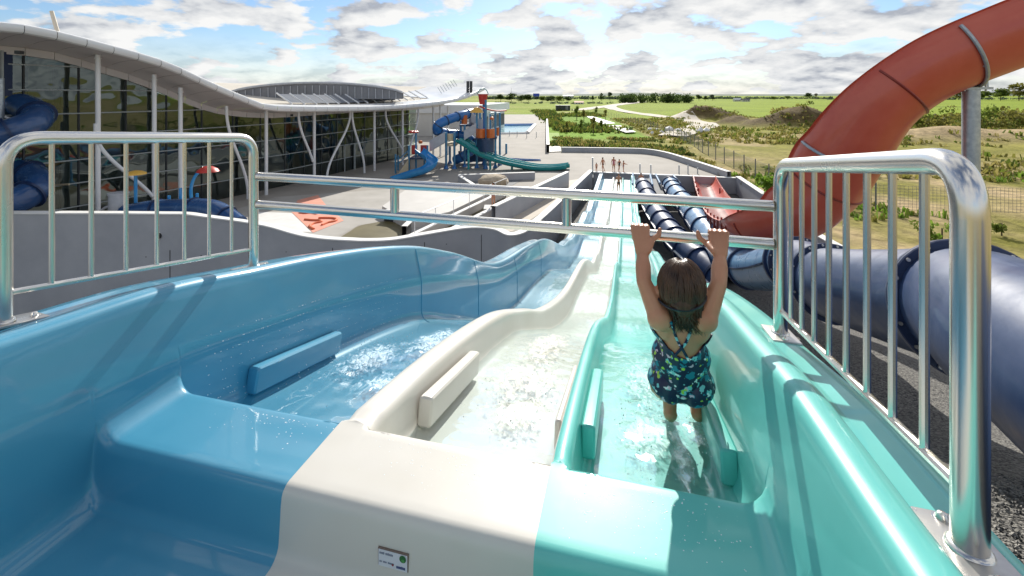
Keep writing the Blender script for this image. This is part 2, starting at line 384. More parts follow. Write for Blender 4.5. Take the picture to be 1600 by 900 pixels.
# hand grips: one each side of every lane
def grip(v, mt, u0=1.70, u1=2.33, w=.062, s=1):
    pa = W(u0, v, flo_f(u0)-.085); pb = W(u1, v, flo_f(u1)-.080); d = (pb-pa); L_ = d.length; y = d.normalized()
    x = Vector((DV[0], DV[1], 0)); x = (x-y*x.dot(y)).normalized(); z = x.cross(y)
    M = Matrix((x, y, z)).transposed()
    MB().rbox((pa+pb)/2, (w, L_, .115), M, .02).build('hand_grip', mt, slide)
for v, mt, w_ in ((-1.632, 'gel_blue', .062), (-.988, 'gel_blue', .04), (-.79, 'gel_cream', .062), (-.247, 'gel_cream', .03), (-.135, 'gel_green', .055), (.35, 'gel_green', .062)): grip(v, mt, w=w_)
# maker's plate on the cream riser
pl = thing('maker_plate', W(1.085, -.55, 1.22), 'small white maker plate with a green disc on the cream riser', 'sign')
def plate_pt(a, b, off): return W(1.0945-off, -.640+a*.088, 1.206+b*.046)    # a,b in 0..1 left-right, top-bottom
def plate_quad(mb, a0, a1, b0, b1, off, th=.0012):
    q = [plate_pt(a0, b0, off), plate_pt(a1, b0, off), plate_pt(a1, b1, off), plate_pt(a0, b1, off)]
    q2 = [plate_pt(a0, b0, off-th), plate_pt(a1, b0, off-th), plate_pt(a1, b1, off-th), plate_pt(a0, b1, off-th)]
    mb.add(q+q2, [(0, 3, 2, 1), (4, 5, 6, 7), (0, 1, 5, 4), (1, 2, 6, 5), (2, 3, 7, 6), (3, 0, 4, 7)])
material('plate_edge', (0.20, 0.14, 0.11), 0.5); material('plate_white', (0.66, 0.67, 0.72), 0.35); material('plate_green', (0.012, 0.13, 0.03), 0.4)
material('plate_green_light', (0.06, 0.30, 0.07), 0.4); material('plate_ink', (0.20, 0.23, 0.30), 0.5); material('plate_navy', (0.035, 0.06, 0.20), 0.5); material('plate_red', (0.30, 0.03, 0.04), 0.5)
m_ = MB(); plate_quad(m_, 0, 1, 0, 1, .004, .006); m_.build('backing', 'plate_edge', pl)
m_ = MB(); plate_quad(m_, .02, .97, .06, .995, .0050); m_.build('face', 'plate_white', pl)
for a0, b0, words, hgt, mt in ((.06, .19, (4, 6), .10, 'plate_ink'), (.06, .69, (2, 3, 5), .07, 'plate_ink'), (.62, .76, (7,), .12, 'plate_navy')):
    m_ = MB(); a = a0
    for wl in words:
        for k in range(wl):
            tall = .4 if (k*7+wl) % 5 == 0 else 0
            plate_quad(m_, a, a+.030, b0-hgt*tall*.5, b0+hgt, .0062); a += .042
        a += .035
    m_.build('lettering', mt, pl)
def disc(a, b, r, off, name, mt, sx=.52):
    m_ = MB(); n = 20
    vs_ = [plate_pt(a+r*sx*math.cos(2*math.pi*k/n), b+r*math.sin(2*math.pi*k/n), off) for k in range(n)]
    m_.add(vs_, [tuple(reversed(range(n)))]); m_.build(name, mt, pl)
disc(.83, .28, .21, .0062, 'emblem', 'plate_green'); disc(.84, .36, .10, .0068, 'emblem_leaf', 'plate_green_light'); disc(.50, .75, .07, .0062, 'red_dot', 'plate_red')

# ---- water on the lanes
def water_material(nm='lane_water', fc=(.90, .93, .93)):
    m = bpy.data.materials.new(nm); m.use_nodes = True; nt = m.node_tree; N = nt.nodes; L = nt.links
    for n in list(N): N.remove(n)
    out = N.new('ShaderNodeOutputMaterial'); tr = N.new('ShaderNodeBsdfTransparent'); gl = N.new('ShaderNodeBsdfGlossy'); fo = N.new('ShaderNodeBsdfDiffuse')
    tr.inputs[0].default_value = (0.90, 0.965, 0.97, 1); gl.inputs['Roughness'].default_value = 0.04; fo.inputs[0].default_value = (*fc, 1)
    tc = N.new('ShaderNodeTexCoord'); at = N.new('ShaderNodeAttribute'); at.attribute_name = 'foam'
    n1 = N.new('ShaderNodeTexNoise'); n1.inputs['Scale'].default_value = 34; n1.inputs['Detail'].default_value = 4; n1.inputs['Roughness'].default_value = .72; n1.inputs['Distortion'].default_value = 1.2
    mp = N.new('ShaderNodeMapping'); mp.inputs['Rotation'].default_value = (0, 0, AX); mp.inputs['Scale'].default_value = (1, .42, 1); L.new(tc.outputs['Object'], mp.inputs[0]); L.new(mp.outputs[0], n1.inputs['Vector'])
    n2 = N.new('ShaderNodeTexNoise'); n2.inputs['Scale'].default_value = 6; n2.inputs['Detail'].default_value = 3
    L.new(tc.outputs['Object'], n2.inputs['Vector'])
    vo = N.new('ShaderNodeTexVoronoi'); vo.inputs['Scale'].default_value = 70; L.new(tc.outputs['Object'], vo.inputs['Vector'])
    bp = N.new('ShaderNodeBump'); bp.inputs['Strength'].default_value = .5; bp.inputs['Distance'].default_value = .006
    hs = N.new('ShaderNodeMath'); hs.operation = 'MULTIPLY_ADD'; L.new(n1.outputs[0], hs.inputs[0]); L.new(at.outputs['Fac'], hs.inputs[1]); L.new(n2.outputs[0], hs.inputs[2])
    L.new(hs.outputs[0], bp.inputs['Height']); L.new(bp.outputs[0], gl.inputs['Normal'])
    fr = N.new('ShaderNodeFresnel'); fr.inputs['IOR'].default_value = 1.33; L.new(bp.outputs[0], fr.inputs['Normal'])
    fk = N.new('ShaderNodeMath'); fk.operation = 'MULTIPLY'; fk.inputs[1].default_value = .32; L.new(fr.outputs[0], fk.inputs[0])
    mx = N.new('ShaderNodeMixShader'); L.new(fk.outputs[0], mx.inputs[0]); L.new(tr.outputs[0], mx.inputs[1]); L.new(gl.outputs[0], mx.inputs[2])
    # foam: streaky noise gated by the turbulence attribute
    s1 = N.new('ShaderNodeMath'); s1.operation = 'MULTIPLY_ADD'; L.new(at.outputs['Fac'], s1.inputs[0]); s1.inputs[1].default_value = .34; L.new(n1.outputs[0], s1.inputs[2])
    mr = N.new('ShaderNodeMapRange'); L.new(s1.outputs[0], mr.inputs[0]); mr.inputs[1].default_value = .70; mr.inputs[2].default_value = .88; mr.inputs[4].default_value = .8
    mx2 = N.new('ShaderNodeMixShader'); L.new(mr.outputs[0], mx2.inputs[0]); L.new(mx.outputs[0], mx2.inputs[1]); L.new(fo.outputs[0], mx2.inputs[2])
    L.new(mx2.outputs[0], out.inputs[0]); MATS[nm] = m
water_material(); water_material('water_blue', (.66, .82, .92)); water_material('water_cream', (.86, .83, .75)); water_material('water_green', (.60, .88, .83))
def lane_water(name, v0, v1, jets, lab, mt):
    rows = []; foam = []; u = 1.425; seed = v0*7.3
    us = []
    while u < 36.2: us.append(u); u += .016 if u < 3.2 else (.05 if u < 6 else (.15 if u < 12 else .35))
    nv = 34
    for u in us:
        row = []
        for k in range(nv):
            t = k/(nv-1); v = v0+(v1-v0)*t
            turb = max(math.exp(-((u-ju)/jl)**2-((v-jv)/jw)**2) for ju, jv, jl, jw in jets)
            far = max(0, min(1, (u-4.5)/3))
            tb = min(1, turb+far*(.16+.34*mnoise.noise((u*.35, v*3.5, seed))))
            amp = .003+.012*turb+.006*far
            nz = mnoise.fractal((u*9+seed, v*14, seed), 1.0, 2.0, 4)*amp
            depth = .028+.014*turb
            row.append(W(u, v, flo_f(u)+bumpy(u)-depth-max(-.02, nz))); foam.append(tb)
        rows.append(row)
    mb = MB().grid(rows, flip=True)
    o = mb.build(name, mt, None, sharp=None, kind='structure', label=lab)
    at = o.data.attributes.new('foam', 'FLOAT', 'POINT'); at.data.foreach_set('value', foam)
lane_water('water', -1.69, -.975, [(2.3, -1.38, .33, .16), (2.75, -1.2, .5, .14), (2.0, -1.15, .18, .12)], 'foaming water in the blue lane', 'water_blue')
lane_water('water', -.845, -.232, [(2.3, -.50, .38, .2), (3.0, -.5, .7, .16), (1.95, -.45, .2, .14)], 'foaming water in the cream lane', 'water_cream')
lane_water('water', -.175, .41, [(1.95, .10, .24, .16), (2.1, .34, .22, .10), (2.6, .1, .5, .16)], 'foaming water in the turquoise lane', 'water_green')
# spray of drops thrown up by the jets
def spray(name, cu, cv, n, su, sv, sh, lab):
    mb = MB(); rnd = random.Random(int(cv*100)+5)
    for i in range(n):
        u = rnd.gauss(cu, su); v = rnd.gauss(cv, sv); h = abs(rnd.gauss(0, sh))+.03; r_ = rnd.uniform(.0012, .0034)
        if u < 1.46: continue
        c = W(u, v, flo_f(u)-h)
        mb.add([(c.x+r_, c.y, c.z), (c.x-r_, c.y, c.z), (c.x, c.y+r_, c.z), (c.x, c.y-r_, c.z), (c.x, c.y, c.z+r_*1.3), (c.x, c.y, c.z-r_*1.3)],
               [(0, 2, 4), (2, 1, 4), (1, 3, 4), (3, 0, 4), (2, 0, 5), (1, 2, 5), (3, 1, 5), (0, 3, 5)])
    mb.build(name, 'drop', None, kind='stuff', label=lab)
material('drop', (0.86, 0.90, 0.92), 0.05, spec=0.8)
spray('spray', 2.3, -1.38, 260, .22, .12, .035, 'drops of spray over the blue lane')
spray('spray', 2.2, -.53, 90, .25, .13, .022, 'drops of spray over the cream lane')
spray('spray', 1.95, .12, 90, .2, .15, .03, 'drops of spray around the feet in the turquoise lane')

# splashed drops lying on the mouldings
mb = MB(); rnd = random.Random(17)
def bead(c, r_, n):
    x = n.orthogonal().normalized(); y = n.cross(x); k = 7
    mb.add([c+(x*math.cos(6.283*i/k)+y*math.sin(6.283*i/k))*r_ for i in range(k)]+[c+(x*math.cos(6.283*i/k)+y*math.sin(6.283*i/k))*r_*.6+n*r_*.38 for i in range(k)]+[c+n*r_*.5],
           [(i, (i+1) % k, k+(i+1) % k, k+i) for i in range(k)]+[(k+i, k+(i+1) % k, 2*k) for i in range(k)])
for i in range(1500):
    cu, cv = rnd.choice(((1.25, -.35), (1.28, .0), (1.24, .22), (1.3, -.6), (1.33, -1.2)))
    u = min(1.345, max(1.15, rnd.gauss(cu, .06))); v = rnd.gauss(cv, .12)
    if v < -1.55 or v > .36: continue
    bead(W(u, v, 1.1262+.008*(u-1.13)), rnd.uniform(.0008, .0030)*rnd.uniform(.5, 1.2), Vector((0, 0, 1)))
for i in range(500):
    u = rnd.uniform(1.5, 3.2); h = abs(rnd.gauss(.1, .12))+.03; f_ = flo_f(u); w_ = wall(-1.66, VL, f_, rim_f(u), 12, .09); j = min(len(w_)-2, int(rnd.uniform(3, 12))); v, d = w_[j]
    bead(W(u, v+.001, d), rnd.uniform(.0008, .0025), Vector((DV[0], DV[1], .2)).normalized())
mb.build('water_drops', 'drop', None, kind='stuff', label='splashed water drops on the seat and blue wall')
# ================================================================== steel railings
RF = W(2.02, .60, 0); LF = W(1.958, -1.865, 0); RN = W(.9425, .570, 0); LN = W(1.03, -1.955, 0)
def uv_drop(p): u, v = UV(p.x, p.y); return rim_f(u)+.012+(RIGHT_LOWER if v > 0 else 0)
def railing(name, near, far, topdrop_n, topdrop_f, nb, r_, lab, plate):
    zn = CAMZ-uv_drop(near); zf = CAMZ-uv_drop(far)
    t = thing(name, (near.x, near.y, zn), lab, 'railing')
    a0 = Vector((near.x, near.y, zn)); b0 = Vector((far.x, far.y, zf)); a1 = Vector((near.x, near.y, CAMZ-topdrop_n)); b1 = Vector((far.x, far.y, CAMZ-topdrop_f))
    MB().tube(corner([a0+Vector((0, 0, .006)), a1, b1, b0+Vector((0, 0, .006))], .10, 9), r_, 18).build('frame', 'steel', t)
    h = .165
    c0 = a0.lerp(b0, 0.01)+Vector((0, 0, h*.62)); c1 = b0.lerp(a0, .01)+Vector((0, 0, h*.62))
    MB().cyl(c0, c1, r_*.42, n=10).build('lower_rail', 'steel', t)
    for k in range(nb):
        f = (k+1)/(nb+1); lo = c0.lerp(c1, f); hi = a1.lerp(b1, f)
        MB().cyl(lo, (lo.x, lo.y, hi.z), r_*.335, n=10).build('baluster', 'steel', t)
    for p in (a0, b0):
        d = (b0-a0); ang = math.atan2(d.y, d.x)
        M = Matrix.Rotation(ang, 3, 'Z')
        pitch = math.atan2(zf-zn, math.hypot(d.x, d.y)); M = M @ Matrix.Rotation(-pitch, 3, 'Y')
        pb = MB().rbox(p+Vector((0, 0, .006)), (plate[0], plate[1], .010), M, .004).build('base_plate', 'steel_plate', t)
        MB().lathe(p+Vector((0, 0, .010)), [(r_+.008, 0), (r_+.007, .005), (r_+.002, .010), (r_-.003, .011)], 18).build('weld_collar', 'steel', pb)
        for s in (-1, 1):
            q = p+M @ Vector((s*plate[0]*.38, 0, .011))
            MB().lathe(q, [(.0001, .012), (.007, .010), (.011, .003), (.0115, 0), (.016, 0), (.016, -.003)], 12).build('bolt', 'steel', pb)
    return t
railing('guard_railing', LN, LF, .140, .222, 7, .0235, 'steel guard railing on the blue rim by the concrete wall', (.20, .095))
railing('guard_railing', RN, RF, .112, .282, 8, .0255, 'steel guard railing on the turquoise rim beside the navy tube', (.19, .10))
bar = thing('crossbar', (LF.x, LF.y, CAMZ-.57), 'double steel bar across all three lanes that the child hangs from', 'handrail')
def barpt(f, d): q = LF.lerp(RF, f); return Vector((q.x, q.y, CAMZ-d))
def bar_end(f): return max(.011, min(.989, f))
DT0, DT1, DB0, DB1 = .421, .446, .566, .598
MB().cyl(barpt(.012, DT0), barpt(.988, DT1), .0225, n=18).build('top_tube', 'steel', bar)
MB().cyl(barpt(.012, DB0), barpt(.988, DB1), .0225, n=18).build('lower_tube', 'steel', bar)
for f in (.322, .655):
    MB().cyl(barpt(f, DB0+(DB1-DB0)*f-.015), barpt(f, DT0+(DT1-DT0)*f+.015), .0215, n=16).build('strut', 'steel', bar)
# ================================================================== ground, pit, walls, deck
WALLC = [(-46, 17.7), (-34, 17.5), (-24, 17.35), (-16, 17.25), (-12.6, 17.3), (-11.4, 17.55), (-9.8, 17.95), (-7.9, 17.6), (-6.5, 17.5), (-5.6, 17.4), (-4.6, 17.55), (-3.5, 18.2), (-1.9, 19.15), (-.8, 19.0),
         (-.15, 18.2), (.5, 18.6), (1.1, 20.2), (2.2, 23.8), (4.5, 31.0), (6.67, 37.6)]
wc = [(p.x, p.y) for p in smooth_path([(x, y, 0) for x, y in WALLC], 6)]
PIT_END = (17.2, 34.95); RWALL = [(17.2, 34.95), (15.6, 27.8), (13.6, 20.5), (12.6, 12.0)]
hole = wc+RWALL+[(13.5, 4), (14, -16), (-46, -16)]
def in_poly(x, y, poly):
    c = False; j = len(poly)-1
    for i in range(len(poly)):
        xi, yi = poly[i]; xj, yj = poly[j]
        if (yi > y) != (yj > y) and x < (xj-xi)*(y-yi)/(yj-yi)+xi: c = not c
        j = i
    return c
deck_poly = wc+[PIT_END, (16.6, 36.5), (16.55, 38.5), (16.3, 42.4), (15.9, 47.1), (14.9, 49.6), (13.0, 50.6), (5.8, 51.4), (3.9, 51.0), (8.0, 106), (8.5, 150), (-8, 150), (-46, 70)]
def dist_poly(x, y, poly):
    b = 1e9
    for i in range(len(poly)):
        x0, y0 = poly[i]; x1, y1 = poly[(i+1) % len(poly)]; dx, dy = x1-x0, y1-y0
        t = max(0, min(1, ((x-x0)*dx+(y-y0)*dy)/(dx*dx+dy*dy+1e-9))); b = min(b, math.hypot(x-x0-t*dx, y-y0-t*dy))
    return b
def ss(a, b, x): t = max(0, min(1, (x-a)/(b-a))); return t*t*(3-2*t)
MOUNDS = [(1235, 196, 11.0, 5.0, 2.6), (1265, 196, 8.0, 5.0, 2.1), (1150, 193, 5.5, 4.0, 1.7), (1112, 186, 9, 6, 2.4), (1090, 186, 7, 5, 1.6)]
MP = [(G(px, py).x, G(px, py).y, a, b, h) for px, py, a, b, h in MOUNDS]
def terrain_h(x, y):
    d = min(dist_poly(x, y, deck_poly), dist_poly(x, y, hole)) if y < 160 else 30
    k = ss(1.0, 9, d)
    h = -.09+k*(.35*mnoise.fractal((x*.045, y*.045, 2.2), 1, 2, 3)+.12*mnoise.noise((x*.25, y*.25, 5)))
    for mx_, my_, a, b, hh in MP:
        q = ((x-mx_)/a)**2+((y-my_)/b)**2
        if q < 4: h += hh*math.exp(-q*1.6)*(1+.35*mnoise.noise((x*.5, y*.5, 1)))
    # a low bank of dug sand behind the red slide
    q = ((y-(66-.12*(x-70)))/6)**2
    if x > 40: h += 1.5*math.exp(-q)*ss(40, 50, x)*(1+.5*mnoise.noise((x*.12, y*.2, 9)))
    return h
def ground_colour(x, y):
    """what the ground is: 0 grass, 1 rough olive scrub, 2 sand, 3 lawn, 4 dark soil (weights)"""
    n1 = mnoise.fractal((x*.05, y*.05, 7.7), 1, 2, 4); n2 = mnoise.fractal((x*.2, y*.2, 3.1), 1, 2, 4)
    lawn = grass = scrub = sand = soil = 0.0
    fence_x = 18.5+max(0, y-33)*.088
    if x < fence_x and y > 50:
        a = x/y; lawn = ss(62, 70, y+4*n1)*(1-ss(150, 165, y)); scrub = 1-lawn; sand = .55*ss(.15, .5, n2+n1*.5)*(1-lawn)
        grass = ss(150, 165, y)
    elif x < fence_x: scrub = .8; sand = .25+.8*ss(-.1, .4, n2)
    else:
        grass = ss(118, 140, y+10*n1); scrub = (1-grass)
        near = 1-ss(34, 62, y+8*n1+.15*(x-30)); sand = max(near*(.52+1.0*n2), .7*ss(.22, .55, n1+.4*n2)*(1-grass))
        if x > 40:
            q = math.exp(-((y-(66-.12*(x-70)))/6.5)**2); sand = max(sand, q*1.3*ss(40, 50, x))
    for mx_, my_, a, b, hh in MP[:4]:
        q = ((x-mx_)/a)**2+((y-my_)/b)**2; soil = max(soil, ss(1.6, .5, q) if q < 1.6 else 0)
    sand = max(0, min(1, sand)); w = [grass, scrub, sand, lawn, soil]
    cols = [(.225, .295, .018), (.25, .235, .04), (.44, .33, .18), (.18, .31, .018), (.14, .10, .045)]
    # layered mix: scrub base, grass/lawn over, then sand, then soil
    c = np.array(cols[1])*(1+.35*n2)
    if grass: c = c*(1-grass)+np.array(cols[0])*(1+.25*n1)*grass
    if lawn: c = c*(1-lawn)+np.array(cols[3])*(1+.15*n1)*lawn
    c = c*(1-sand)+np.array(cols[2])*(1+.2*n2)*sand
    c = c*(1-soil)+np.array(cols[4])*soil
    return np.clip(c, .01, .9)
def ground_material():
    m = bpy.data.materials.new('field'); m.use_nodes = True; nt = m.node_tree; N = nt.nodes; L = nt.links; p = N['Principled BSDF']
    p.inputs['Roughness'].default_value = .95; p.inputs['Specular IOR Level'].default_value = .15
    at = N.new('ShaderNodeAttribute'); at.attribute_name = 'soil'
    tc = N.new('ShaderNodeTexCoord'); nz = N.new('ShaderNodeTexNoise'); nz.inputs['Scale'].default_value = 1.3; nz.inputs['Detail'].default_value = 9; nz.inputs['Roughness'].default_value = .7
    L.new(tc.outputs['Object'], nz.inputs['Vector'])
    mr = N.new('ShaderNodeMapRange'); L.new(nz.outputs[0], mr.inputs[0]); mr.inputs[1].default_value = .3; mr.inputs[2].default_value = .7; mr.inputs[3].default_value = .55; mr.inputs[4].default_value = 1.45
    mx = N.new('ShaderNodeMix'); mx.data_type = 'RGBA'; mx.blend_type = 'MULTIPLY'; mx.inputs[0].default_value = 1
    L.new(at.outputs['Color'], mx.inputs[6]); L.new(mr.outputs[0], mx.inputs[7]); L.new(mx.outputs[2], p.inputs['Base Color'])
    bp = N.new('ShaderNodeBump'); bp.inputs['Strength'].default_value = .8; bp.inputs['Distance'].default_value = .25; L.new(nz.outputs[0], bp.inputs['Height']); L.new(bp.outputs[0], p.inputs['Normal'])
    MATS['field'] = m
ground_material()
def build_terrain():
    pts = []; rnd = random.Random(3)
    def ring(x0, x1, y0, y1, st, keep=lambda x, y: True):
        y = y0
        while y <= y1:
            x = x0
            while x <= x1:
                a, b = x+rnd.uniform(-.3, .3)*st, y+rnd.uniform(-.3, .3)*st
                if keep(a, b) and not in_poly(a, b, hole) and not in_poly(a, b, deck_poly): pts.append((a, b))
                x += st
            y += st
    ring(10, 80, 10, 125, 1.5)
    ring(-50, 140, -20, 200, 5, lambda x, y: not (10 < x < 80 and 10 < y < 125))
    ring(-600, 700, -300, 700, 30, lambda x, y: not (-50 < x < 140 and -20 < y < 200))
    ring(-5000, 5000, -2500, 5500, 300, lambda x, y: not (-600 < x < 700 and -300 < y < 700))
    n0 = len(pts); hv = hole; edges = []
    dv = [p for p in deck_poly]
    vs_ = [Vector(p) for p in pts]+[Vector(p) for p in hv]
    for i in range(len(hv)): edges.append((n0+i, n0+(i+1) % len(hv)))
    vo, eo, fo, *_ = delaunay_2d_cdt(vs_, edges, [], 0, 1e-4)
    verts = []; 
    for v in vo:
        verts.append((v.x, v.y, terrain_h(v.x, v.y) if v.y < 400 and abs(v.x) < 400 else -.09))
    faces = []
    for f in fo:
        cx = sum(vo[i].x for i in f)/len(f); cy = sum(vo[i].y for i in f)/len(f)
        if not in_poly(cx, cy, hole): faces.append(tuple(f))
    mb = MB(); mb.v = verts; mb.f = faces; mb.mi = [0]*len(faces)
    o = mb.build('ground', 'field', None, sharp=None, kind='structure', label='open field with rough grass, scrub and sand beyond the pool')
    ca = o.data.color_attributes.new('soil', 'FLOAT_COLOR', 'POINT')
    buf = np.ones((len(verts), 4), np.float32)
    for i, (x, y, z) in enumerate(verts): buf[i, :3] = ground_colour(x, y)
    ca.data.foreach_set('color', buf.ravel())
build_terrain()
# gravel bank the slides lie on
gc = pchip([-12, 1.5, 3, 5, 7, 10, 14, 17, 20.5, 25, 30, 42], [2.3, 2.3, 2.45, 3.3, 4.05, 4.75, 6.05, 6.45, 6.9, 7.4, 7.6, 7.6])
gl_ = pchip([-12, 3, 12, 20, 30, 42], [9.2, 9.2, 9.0, 8.3, 7.6, 7.6])
def gravel_drop(u, v):
    c = gc(u); l = max(c, gl_(u)); r_ = 6.62 if u < 18 else max(6.62, c)
    k = ss(-2.1, -4.2, v) if v < -2.1 else 0
    d = c+(l-c)*k
    if v > 4.2: d = c+(r_-c)*ss(4.2, 9.5, v)
    return d+.05*mnoise.noise((u*.8, v*.8, 3))
def gravel_material():
    m = bpy.data.materials.new('gravel'); m.use_nodes = True; nt = m.node_tree; N = nt.nodes; L = nt.links; p = N['Principled BSDF']
    p.inputs['Roughness'].default_value = .8
    tc = N.new('ShaderNodeTexCoord'); vo = N.new('ShaderNodeTexVoronoi'); vo.inputs['Scale'].default_value = 55; L.new(tc.outputs['Object'], vo.inputs['Vector'])
    cr = N.new('ShaderNodeValToRGB'); e = cr.color_ramp.elements; e[0].color = (.035, .034, .034, 1); e[1].color = (.26, .25, .225, 1); e[0].position = .15; e[1].position = .9
    sp = N.new('ShaderNodeSeparateColor'); L.new(vo.outputs['Color'], sp.inputs[0]); L.new(sp.outputs[0], cr.inputs[0]); L.new(cr.outputs[0], p.inputs['Base Color'])
    bp = N.new('ShaderNodeBump'); bp.invert = True; bp.inputs['Strength'].default_value = 1; bp.inputs['Distance'].default_value = .02; L.new(vo.outputs['Distance'], bp.inputs['Height']); L.new(bp.outputs[0], p.inputs['Normal'])
    MATS['gravel'] = m
gravel_material()
rows = []
u = -12.0
while u < 43:
    rows.append([W(u, v, gravel_drop(u, v)) for v in np.arange(-50, 16.01, 1.0)]); u += .8
MB().grid(rows, flip=True).build('gravel_bank', 'gravel', None, sharp=None, kind='structure', label='dark grey gravel bank under the slides')
# loose stones of the gravel where it lies close to the camera
mb = MB(); rnd = random.Random(11)
for i in range(9000):
    u = rnd.uniform(.9, 4.6); v = rnd.uniform(.85, 3.6); r_ = rnd.uniform(.007, .017); c = W(u, v, gravel_drop(u, v)-r_*.4)
    j = [rnd.uniform(.6, 1.25) for _ in range(6)]; a = rnd.uniform(0, 3); ca, sa = math.cos(a)*r_, math.sin(a)*r_
    mb.add([(c.x+ca*j[0], c.y+sa*j[0], c.z), (c.x-ca*j[1], c.y-sa*j[1], c.z), (c.x-sa*j[2], c.y+ca*j[2], c.z), (c.x+sa*j[3], c.y-ca*j[3], c.z), (c.x, c.y, c.z+r_*.7*j[4]), (c.x, c.y, c.z-r_*.7)],
           [(0, 2, 4), (2, 1, 4), (1, 3, 4), (3, 0, 4), (2, 0, 5), (1, 2, 5), (3, 1, 5), (0, 3, 5)], i % 3)
material('stone_dark', (.06, .058, .056), .7); material('stone_mid', (.15, .145, .135), .7); material('stone_light', (.30, .28, .25), .7)
mb.build('gravel_stones', ['stone_dark', 'stone_mid', 'stone_light'], None, smooth=False, kind='stuff', label='loose grey stones beside the turquoise rim')
# grey retaining wall with its pale coping
wall_x = pchip([-46, -16, -12.6, -11.4, -9.8, -7.9, -6.5, -3, .5, 2.2, 4.5, 6.7], [2.02, 2.02, 1.98, 1.75, 1.36, 1.02, .93, .92, .90, .62, .42, .28])
def wall_top(i, n): return wall_x(wc[i][0])
def strip_wall(path, ztop, zbot, th, name, lab, cat='wall', side=1, mat='concrete_wall', cap=True, capmat='concrete_cap', n_panels=0):
    n = len(path); t = thing(name, (path[0][0], path[0][1], zbot), lab, cat)
    nor = []
    for i in range(n):
        a = path[max(i-1, 0)]; b = path[min(i+1, n-1)]; dx, dy = b[0]-a[0], b[1]-a[1]; l = math.hypot(dx, dy); nor.append((-dy/l*side, dx/l*side))
    zt = [ztop(i, n) if callable(ztop) else ztop for i in range(n)]
    inn = lambda i, k: (path[i][0]+nor[i][0]*k, path[i][1]+nor[i][1]*k)
    rows = []
    for i in range(n):
        a = inn(i, 0); b = inn(i, th); z1 = zt[i]-(.05 if cap else 0)
        rows.append([(a[0], a[1], zbot), (a[0], a[1], z1), (b[0], b[1], z1), (b[0], b[1], zbot)])
    MB().grid(rows, flip=side > 0).build('wall_face', mat, t, sharp=30)
    if cap:
        rows = []
        for i in range(n):
            a = inn(i, -.035); b = inn(i, th+.035); z0, z1 = zt[i]-.05, zt[i]
            rows.append([(a[0], a[1], z0), (a[0], a[1], z1-.012), inn(i, -.023)+(z1,), inn(i, th+.023)+(z1,), (b[0], b[1], z1-.012), (b[0], b[1], z0)])
        MB().grid(rows, flip=side > 0, closed=True).build('coping', capmat, t, sharp=30)
    return t, nor
tw, nor = strip_wall(wc, wall_top, -4.5, .28, 'retaining_wall', 'long grey curved concrete retaining wall with pale coping below the blue lane')
# construction joints and tie holes in the wall face
for k in (23, 46, 66, 75):
    x, y = wc[k]; nx, ny = nor[k]; ang = math.atan2(ny, nx)
    MB().box((x-nx*.002, y-ny*.002, -1.9), (.006, .03, 5.0), ang).build('joint', 'mullion_dark', tw)
for i, k in enumerate(range(6, 80, 3)):
    x, y = wc[k]; nx, ny = nor[k]
    for z in ((.35,) if i % 2 else (-.45,)):
        c = Vector((x-nx*.006, y-ny*.006, z)); MB().cyl(c, c+Vector((nx*.012, ny*.012, 0)), .022, n=8).build('tie_hole', 'mullion_dark', tw)
c = Vector((wc[22][0]-nor[22][0]*.05, wc[22][1]-nor[22][1]*.05, 1.15)); MB().cyl(c, c+Vector((nor[22][0]*.06, nor[22][1]*.06, 0)), .11, n=14).build('drain_pipe', 'black_rubber', tw)
strip_wall([(6.72, 37.62), (17.2, 34.95)], .12, -2.2, .3, 'pit_wall', 'grey concrete wall closing the far end of the slide pit', side=1)
strip_wall([(x, y) for x, y in RWALL], .25, -2.2, .3, 'pit_wall', 'grey concrete wall along the right of the red slide run-out', side=1)
# pool deck
mb = MB(); n = len(deck_poly); mb.add([(x, y, 0.0) for x, y in deck_poly], [tuple(range(n))])
mb.f = [tuple(reversed(f)) for f in mb.f]
def flat(name, pts, z, mat, label=None, kind='structure', parent=None):
    bm = bmesh.new(); vs_ = [bm.verts.new((p[0], p[1], z)) for p in pts]; f = bm.faces.new(vs_); bm.normal_update()
    if f.normal.z < 0: f.normal_flip()
    bmesh.ops.triangulate(bm, faces=[f]); me = bpy.data.meshes.new(name); bm.to_mesh(me); bm.free(); me.materials.append(MATS[mat])
    return link(name, me, parent, smooth=False, kind=kind, label=label)
flat('pool_deck', deck_poly, 0.0, 'deck', 'pale beige paved pool deck')
def Gz(pts, z=0.0): return [(G(x, y, z).x, G(x, y, z).y) for x, y in pts]
flat('paving', Gz([(430, 308), (500, 303), (640, 293), (612, 330), (600, 346), (560, 352), (520, 374), (470, 372), (395, 352), (360, 330)]), .004, 'deck_pale', 'pale concrete apron round the toddler basin')
flat('paving', Gz([(397, 331), (456, 333), (487, 363), (450, 362), (397, 349)]), .010, 'concrete_cap', 'whitish triangular slab beside the salmon mat')
sal = Gz([(465, 313), (497, 305), (508, 319), (537, 345), (489, 364), (455, 331)])
flat('play_surface', sal, .014, 'salmon', 'salmon pink rubber play surface with orange squiggles')
def ridge(pts, w, name, mat, lab, z=.03):
    path = smooth_path([(G(x, y).x, G(x, y).y, z) for x, y in pts], 5)
    MB().tube(path, w, 8).build(name, mat, None, label=lab, cat='play kerb')
ridge([(476, 344), (487, 345), (498, 345.5), (502, 347.5), (494, 349), (487, 351.5), (484, 355), (490, 359)], .07, 'play_kerb', 'orange_mark', 'orange S shaped kerb on the salmon surface, nearer the tip')
ridge([(498, 341.7), (510, 341.7), (520, 342), (526, 343.5), (523, 346.5), (513, 348.5), (503, 352.5)], .07, 'play_kerb', 'orange_mark', 'orange hook shaped kerb on the salmon surface, right one')
